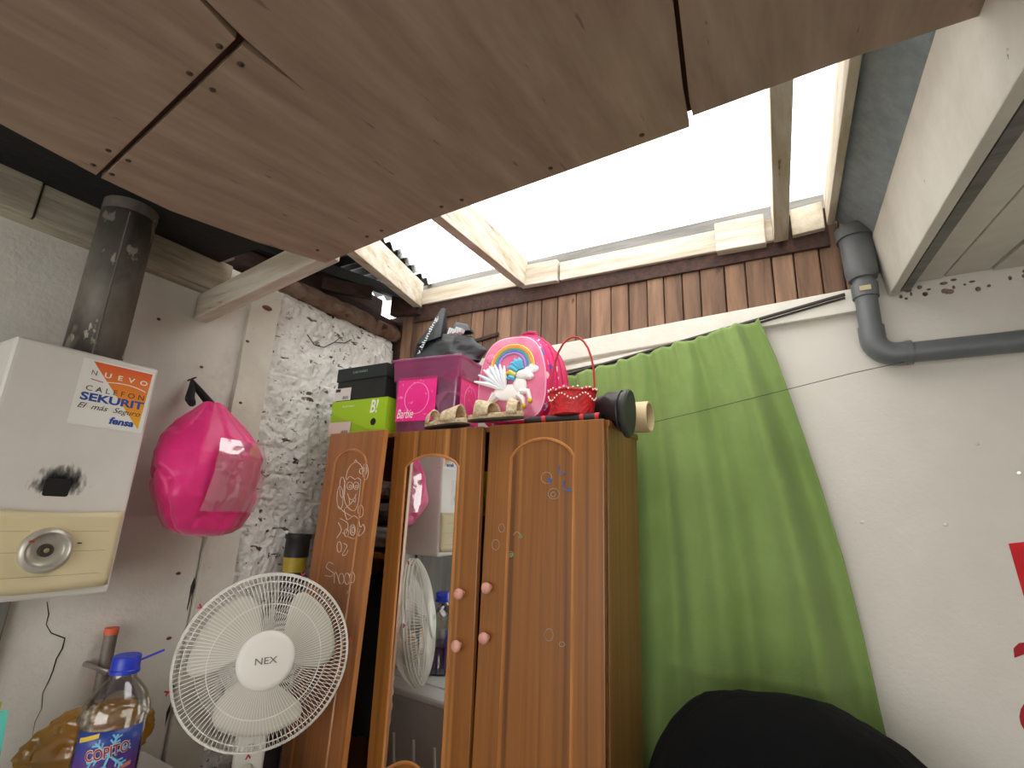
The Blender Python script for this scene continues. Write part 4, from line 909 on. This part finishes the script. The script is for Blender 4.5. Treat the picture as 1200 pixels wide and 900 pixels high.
# ---- sandals
SND = mat('woven_beige_raffia', (214, 196, 164), (180, 156, 120), 60, rough=.8, bump=.6, bscale=90, detail=2)
SOLE = C_('dark_sole', (58, 48, 38), .7)
def sandal(M, label):
    e = empty('sandal', M.translation, label, 'sandal', 'beige woven sandals on the wardrobe')
    L_, W_ = .21, .075
    out = [(L_ * (.5 - .5 * math.cos(math.pi * i / 12)), W_ * .5 * (math.sin(math.pi * i / 12) ** .55) * (.8 + .2 * math.cos(math.pi * i / 12 * 1.0 + .3))) for i in range(13)]
    poly = [(x, y, 0) for x, y in out] + [(x, -y, 0) for x, y in out[-2:0:-1]]
    MB(M).prism(poly, (0, 0, .006)).build('outsole', SOLE, e)
    MB(M).prism([(x, y * .97, .006) for x, y, z in poly], (0, 0, .016)).build('footbed', SND, e, bevel=.003)
    def band(xa, xb, hh):
        def fn(u, v):
            x = xa + (xb - xa) * v; ww = W_ * .5 * (math.sin(math.pi * min(max(x / L_, .03), .97)) ** .55); a = math.pi * u
            return (x, -math.cos(a) * ww * 1.02, .014 + math.sin(a) ** .7 * hh * (1 - .25 * v))
        return MB(M).grid(fn, 24, 10)
    band(.035, .098, .058).build('toe_strap', SND, e, smooth=True, solid=.005)
    band(.165, .195, .052).build('heel_strap', SND, e, smooth=True, solid=.005)
    return e
sandal(Matrix.Translation((-.998, 1.368, TZ + .003)) @ Matrix.Rotation(math.radians(171), 4, 'Z') @ I4((-.02, 0, 0)), 'beige woven sandal resting against the pink storage box')
sandal(Matrix.Translation((-.890, 1.368, TZ + .003)) @ Matrix.Rotation(math.radians(-3), 4, 'Z') @ Matrix.Rotation(math.radians(4), 4, 'X') @ I4((-.07, -.018, .006)), 'beige woven sandal lying in front of the backpack')
# ---- red woven basket with hoop handle
RB = mat('red_woven', (206, 34, 40), (168, 20, 28), 40, rough=.55, bump=.6, bscale=60, detail=2)
BQ = Vector((-.630, 1.442, TZ + .024)); QM = rotz(BQ, 4)
bq = empty('basket', BQ, 'small red woven basket with hoop handle and pearl beads', 'basket')
def bask(u, v):
    a = 2 * math.pi * u; k = 1 + .12 * v + .012 * math.sin(a * 26 + (math.floor(v * 8) % 2) * math.pi)
    return QM @ Vector((.067 * k * math.cos(a), .048 * k * math.sin(a), .076 * v))
MB().grid(bask, 156, 16).build('body', RB, bq, smooth=True, solid=.003)
MB(QM).lathe([(.0001, .002), (.062, .002)], 24, caps=False).build('bottom', RB, bq)
MB(QM).tube([(.076 * math.cos(k * .2618), .055 * math.sin(k * .2618), .078 + .003 * math.sin(k * 1.5)) for k in range(24)], .0055, 8, closed=True).build('rim', RB, bq, smooth=True)
PRL = C_('pearl', (238, 230, 222), .25)
for k in range(34):
    a = 2 * math.pi * k / 34; MB(QM).ell((.080 * math.cos(a), .059 * math.sin(a), .082 + .004 * math.sin(k * 2.1)), (.0032, .0032, .0032), 8, 6).build('bead', PRL, bq, smooth=True)
for k in range(26):
    a = math.pi + math.pi * k / 25; MB(QM).ell((.078 * math.cos(a), .057 * math.sin(a), .056 + .010 * math.sin(k * .75)), (.003, .003, .003), 8, 6).build('bead', PRL, bq, smooth=True)
MB(QM).tube([(.072 * math.cos(math.radians(a)), .004, .080 + (.19 if 1 else 0) * math.sin(math.radians(a)) ** .8) for a in [1, 8, 18, 30, 45, 60, 75, 90, 105, 120, 135, 150, 162, 172, 179]], .0036, 8).build('handle', C_('red_hoop', (168, 40, 36), .45), bq, smooth=True)
# ---- folded umbrella under basket
um = empty('folded_umbrella', (-.68, 1.405, TZ), 'black folded umbrella with red bands lying in front of the basket', 'umbrella')
u0, u1 = Vector((-.775, 1.395, TZ + .0115)), Vector((-.525, 1.410, TZ + .0125)); 
MB().tube([u0, u0.lerp(u1, .1), u0.lerp(u1, .9), u1], [.007, .011, .0115, .010], 12).build('canopy_sleeve', C_('umbrella_black', (30, 26, 28), .6), um, smooth=True)
for t in (.28, .78, .97): MB().tube([u0.lerp(u1, t - .025), u0.lerp(u1, t + .025)], .0125, 12).build('red_band', C_('umbrella_red', (190, 30, 44), .5), um, smooth=True)
# ---- black boot lying on its side
BT = C_('black_leather', (38, 38, 40), .35, c2=(30, 30, 32), scale=12, bump=.15)
bo = empty('boot', (-.54, 1.50, TZ), 'black leather boot lying over the wardrobe edge beside the basket', 'boot')
def oval(c, ax, up, ra, rb_, n=24):
    c, ax, up = Vector(c), Vector(ax).normalized(), Vector(up); up = (up - ax * up.dot(ax)).normalized(); sd = ax.cross(up)
    return [c + up * ra * math.cos(2 * math.pi * i / n) + sd * rb_ * math.sin(2 * math.pi * i / n) for i in range(n)]
def loft(secs, nm, m, par):
    n = len(secs[0]); vs = [p for s_ in secs for p in s_]; fs = [(j * n + i, j * n + (i + 1) % n, (j + 1) * n + (i + 1) % n, (j + 1) * n + i) for j in range(len(secs) - 1) for i in range(n)]
    fs += [tuple(range(n))[::-1], tuple(range((len(secs) - 1) * n, len(secs) * n))]
    return MB().add(vs, fs).build(nm, m, par, smooth=True)
ax = Vector((1, -.12, -.06)); tilt = Vector((.16, -.10, 1))
loft([oval((-.655, 1.556, TZ + .050), ax, tilt, .048, .036), oval((-.60, 1.540, TZ + .050), ax, tilt, .049, .041), oval((-.55, 1.512, TZ + .052), ax, tilt, .050, .041),
      oval((-.520, 1.482, TZ + .053), ax, tilt, .051, .041), oval((-.474, 1.465, TZ + .036), ax, tilt, .060, .041), oval((-.458, 1.457, TZ + .027), ax, tilt, .070, .040)], 'upper', BT, bo)
loft([oval((-.459, 1.457, TZ + .027), ax, tilt, .074, .043), oval((-.450, 1.455, TZ + .026), ax, tilt, .075, .044), oval((-.444, 1.454, TZ + .026), ax, tilt, .069, .039)], 'sole', C_('boot_sole', (46, 48, 44), .45), bo)
MB().tube(oval((-.475, 1.466, TZ + .037), ax, tilt, .062, .043), .0025, 6, closed=True).build('welt', BT, bo, smooth=True)
# ---- cardboard tube
tu = empty('cardboard_tube', (-.55, 1.63, TZ), 'beige cardboard tube sticking out past the wardrobe top behind the boot', 'tube')
TM = frame((-.66, 1.650, TZ + .052), (0, 1, 0), (0, 0, 1), (1, 0, 0))
MB(TM).lathe([(.052, 0), (.052, .222), (.046, .222), (.046, 0)], 40, caps=False).build('tube', C_('beige_card', (212, 192, 152), .7, c2=(202, 180, 140), scale=6), tu, smooth=True, weld=True)

# ---- curtain, rod, cord
CUR = mat('green_cotton', (132, 158, 88), (118, 144, 74), 3, rough=.85, sheen=.2, bump=.2, bscale=120)
def trans_mix(m, col, fac):
    N = m.node_tree.nodes; L = m.node_tree.links; b = N['Principled BSDF']; o = N['Material Output']
    t = N.new('ShaderNodeBsdfTranslucent'); t.inputs[0].default_value = lin(col); mx = N.new('ShaderNodeMixShader'); mx.inputs[0].default_value = fac
    L.new(b.outputs[0], mx.inputs[1]); L.new(t.outputs[0], mx.inputs[2]); L.new(mx.outputs[0], o.inputs[0])
trans_mix(CUR, (150, 180, 90), .12)
cu_ = empty('curtain', (-.4, 1.84, .78), 'long green cotton curtain hanging skewed over the white back wall', 'curtain')
YC = 1.842
edge = [(889, 374), (910, 420), (935, 490), (962, 570), (990, 660), (1012, 745), (1028, 815), (1040, 868)]
EP = [ony(*p, YC) for p in edge]
def redge(z):
    for a, c in zip(EP, EP[1:]):
        if c.z <= z <= a.z: t = (a.z - z) / (a.z - c.z); return a.x + (c.x - a.x) * t
    return EP[0].x if z > EP[0].z else EP[-1].x + (EP[-1].z - z) * .14
tl = ony(640, 449, YC); tr = EP[0]
def curt(u, v):
    zt_ = tl.z + (tr.z - tl.z) * u + .004 * math.sin(u * 70); z = zt_ + (.55 + .05 * u - zt_) * v
    xr = redge(z); xl = -.92
    s_ = u
    x = xl + (xr - xl) * s_
    am = .016 + .032 * v ** .7
    ph = 46 * s_ + 4 * math.sin(2.2 * s_ * (1 + .4 * v)) + 1.8 * v
    fold = am * (.62 * math.sin(ph * .62) + .34 * math.sin(ph * 1.27 + 1.3)) * (.55 + .8 * s_ * s_)
    fold += .006 * math.sin(120 * s_) * max(0, 1 - v * 8)
    # folds running from the gathered top right corner
    dx = (1 - s_) * (xr - xl); g = math.exp(-((dx - .10 - .04 * v) / .035) ** 2) * .022 * (.3 + v) * (1 - .3 * v) + math.exp(-((dx - .27 - .02 * v) / .05) ** 2) * .02 * v
    crease = .006 * noise.noise(Vector((x * 6, z * 5, 2))) + .004 * math.exp(-((z - 1.02 - .02 * math.sin(x * 5)) / .012) ** 2)
    return (x, YC - .008 - .02 * v * .5 - fold - g - crease, z)
MB().grid(curt, 180, 110).build('cloth', CUR, cu_, smooth=True, solid=.002)
r0 = ony(640, 446, YC + .01); r1 = ony(990, 345, YC + .015)
rd = MB(); rd.tube([r0, r1], .006, 10); rd.tube([r0 + Vector((0, .012, -.012)), r1 + Vector((0, .01, -.008))], .004, 8)
tag(rd.build('curtain_rod', C_('dark_rod', (70, 64, 60), .5, metal=.5), smooth=True), 'thin dark curtain rod sloping up under the planks', 'curtain rod')
cdr = MB(); cdr.tube([ony(*p, y) for p, y in [((752, 498), 1.79), ((820, 482), 1.79), ((900, 462), 1.795), ((1000, 437), 1.80), ((1060, 424), 1.815)]], .0012, 5)
tag(cdr.build('string', C_('dark_string', (60, 60, 54), .8)), 'thin dark string stretched across the green curtain to the drain pipe', 'string')
# ---- black covered pile
BLK = mat('black_fleece', (6, 6, 7), (3, 3, 4), 20, rough=.95, bump=.3, bscale=60, spec=.2)
def mound(u, v):
    a = 2 * math.pi * u; t = v
    r = (1 - t ** 2.6) ** .5 if t < 1 else 0
    x = .50 * math.cos(a) * (r ** .62); y = .28 * math.sin(a) * (r ** .8)
    k = 1 + .05 * math.sin(a * 7 + 2 * t) * (1 - t) + .05 * fbm((math.cos(a) * 2, math.sin(a) * 2, t * 2), 4)
    X = -.05 + x * k
    z = 1.065 * t * (1 - .10 * max(0, X - .0) * 4 * t) * (1 - .25 * max(0, -.33 - X))
    return (max(X, -.482), 1.50 + y * k, z + .012 * t * fbm((x * 6, y * 6, 1), 4))
md = MB().grid(mound, 96, 60).build('covered_heap', BLK, smooth=True, weld=True)
tag(md, 'heap covered with a black cloth in front of the green curtain', 'heap')
# ---- grey drain pipe
dp = empty('drain_pipe', (.215, 1.848, 1.95), 'grey plastic drain pipe with elbow running along the back wall', 'pipe')
yv = 1.848
v0 = Vector((.212, yv, 2.40)); v1 = Vector((.218, yv, 1.985)); h1 = Vector((1.55, yv, 1.935))
MB().tube([v0, Vector((.214, yv, 2.06))], .031, 24).build('downpipe', PVC, dp, smooth=True)
b = MB(); b.tube([(.209, yv, 2.395), (.211, yv, 2.40 - .14), (.212, yv, 2.24)], [.049, .046, .040], 28); b.build('socket', PVC, dp, smooth=True)
b = MB(); b.tube([(.209, yv, 2.425), (.209, yv, 2.385)], [.058, .056], 28); b.build('socket', PVC, dp, smooth=True)
b = MB(); b.tube([(.213, yv, 2.222), (.213, yv, 2.175)], [.0375, .0365], 24); b.build('socket', PVC, dp, smooth=True)
MB().box((.196, yv - .0385, 2.188), (.226, yv - .034, 2.204)).build('paper_label', C_('paper_label', (190, 176, 140), .6), dp)
ebp = [(.2145, yv, 2.075)] + [(.2145 + .058 * (1 - math.cos(a * math.pi / 16)), yv, 2.037 - .058 * math.sin(a * math.pi / 16)) for a in range(9)] + [(.30, yv, 1.979)]
b = MB(); b.tube(ebp, .0355, 24); b.build('elbow', PVC, dp, smooth=True)
MB().tube([(.27, yv, 1.979), (1.58, yv, 1.985)], .031, 24).build('drain', PVC, dp, smooth=True)
b = MB(); b.tube([(.292, yv, 1.979), (.306, yv, 1.979)], .0372, 24); b.build('socket', PVC, dp, smooth=True)
for x in (.62, 1.2): MB().box((x, yv - .033, 1.945), (x + .02, YB, 2.015)).build('pipe_clip', PVC, dp, bevel=.004)
# ---- red felt decorations on the wall
RD = mat('red_felt', (206, 34, 40), (176, 26, 34), 8, rough=.9); RD2 = C_('dark_red_felt', (160, 20, 40), .8)
def decal(name, pts, m, label, y=YB - .003, th=.003):
    o = MB().prism([Vector((ony(px_, py_, y))) for px_, py_ in pts], (0, th, 0)).build(name, m, bevel=.001, seg=1); return tag(o, label, 'decoration')
decal('felt_pennant', [(1182, 637), (1250, 630), (1246, 668), (1222, 716), (1202, 706)], RD, 'red felt pennant tapering downward on the right of the wall')
decal('felt_ribbon', [(1188, 760), (1194, 754), (1230, 748), (1232, 760), (1200, 767), (1189, 771)], RD2, 'dark red felt ribbon on the wall below the pennant')
decal('felt_disc', [(1214 + 19 * math.cos(k * .3927), 840 + 22 * math.sin(k * .3927)) for k in range(16)], RD2, 'round dark red felt disc low on the wall')
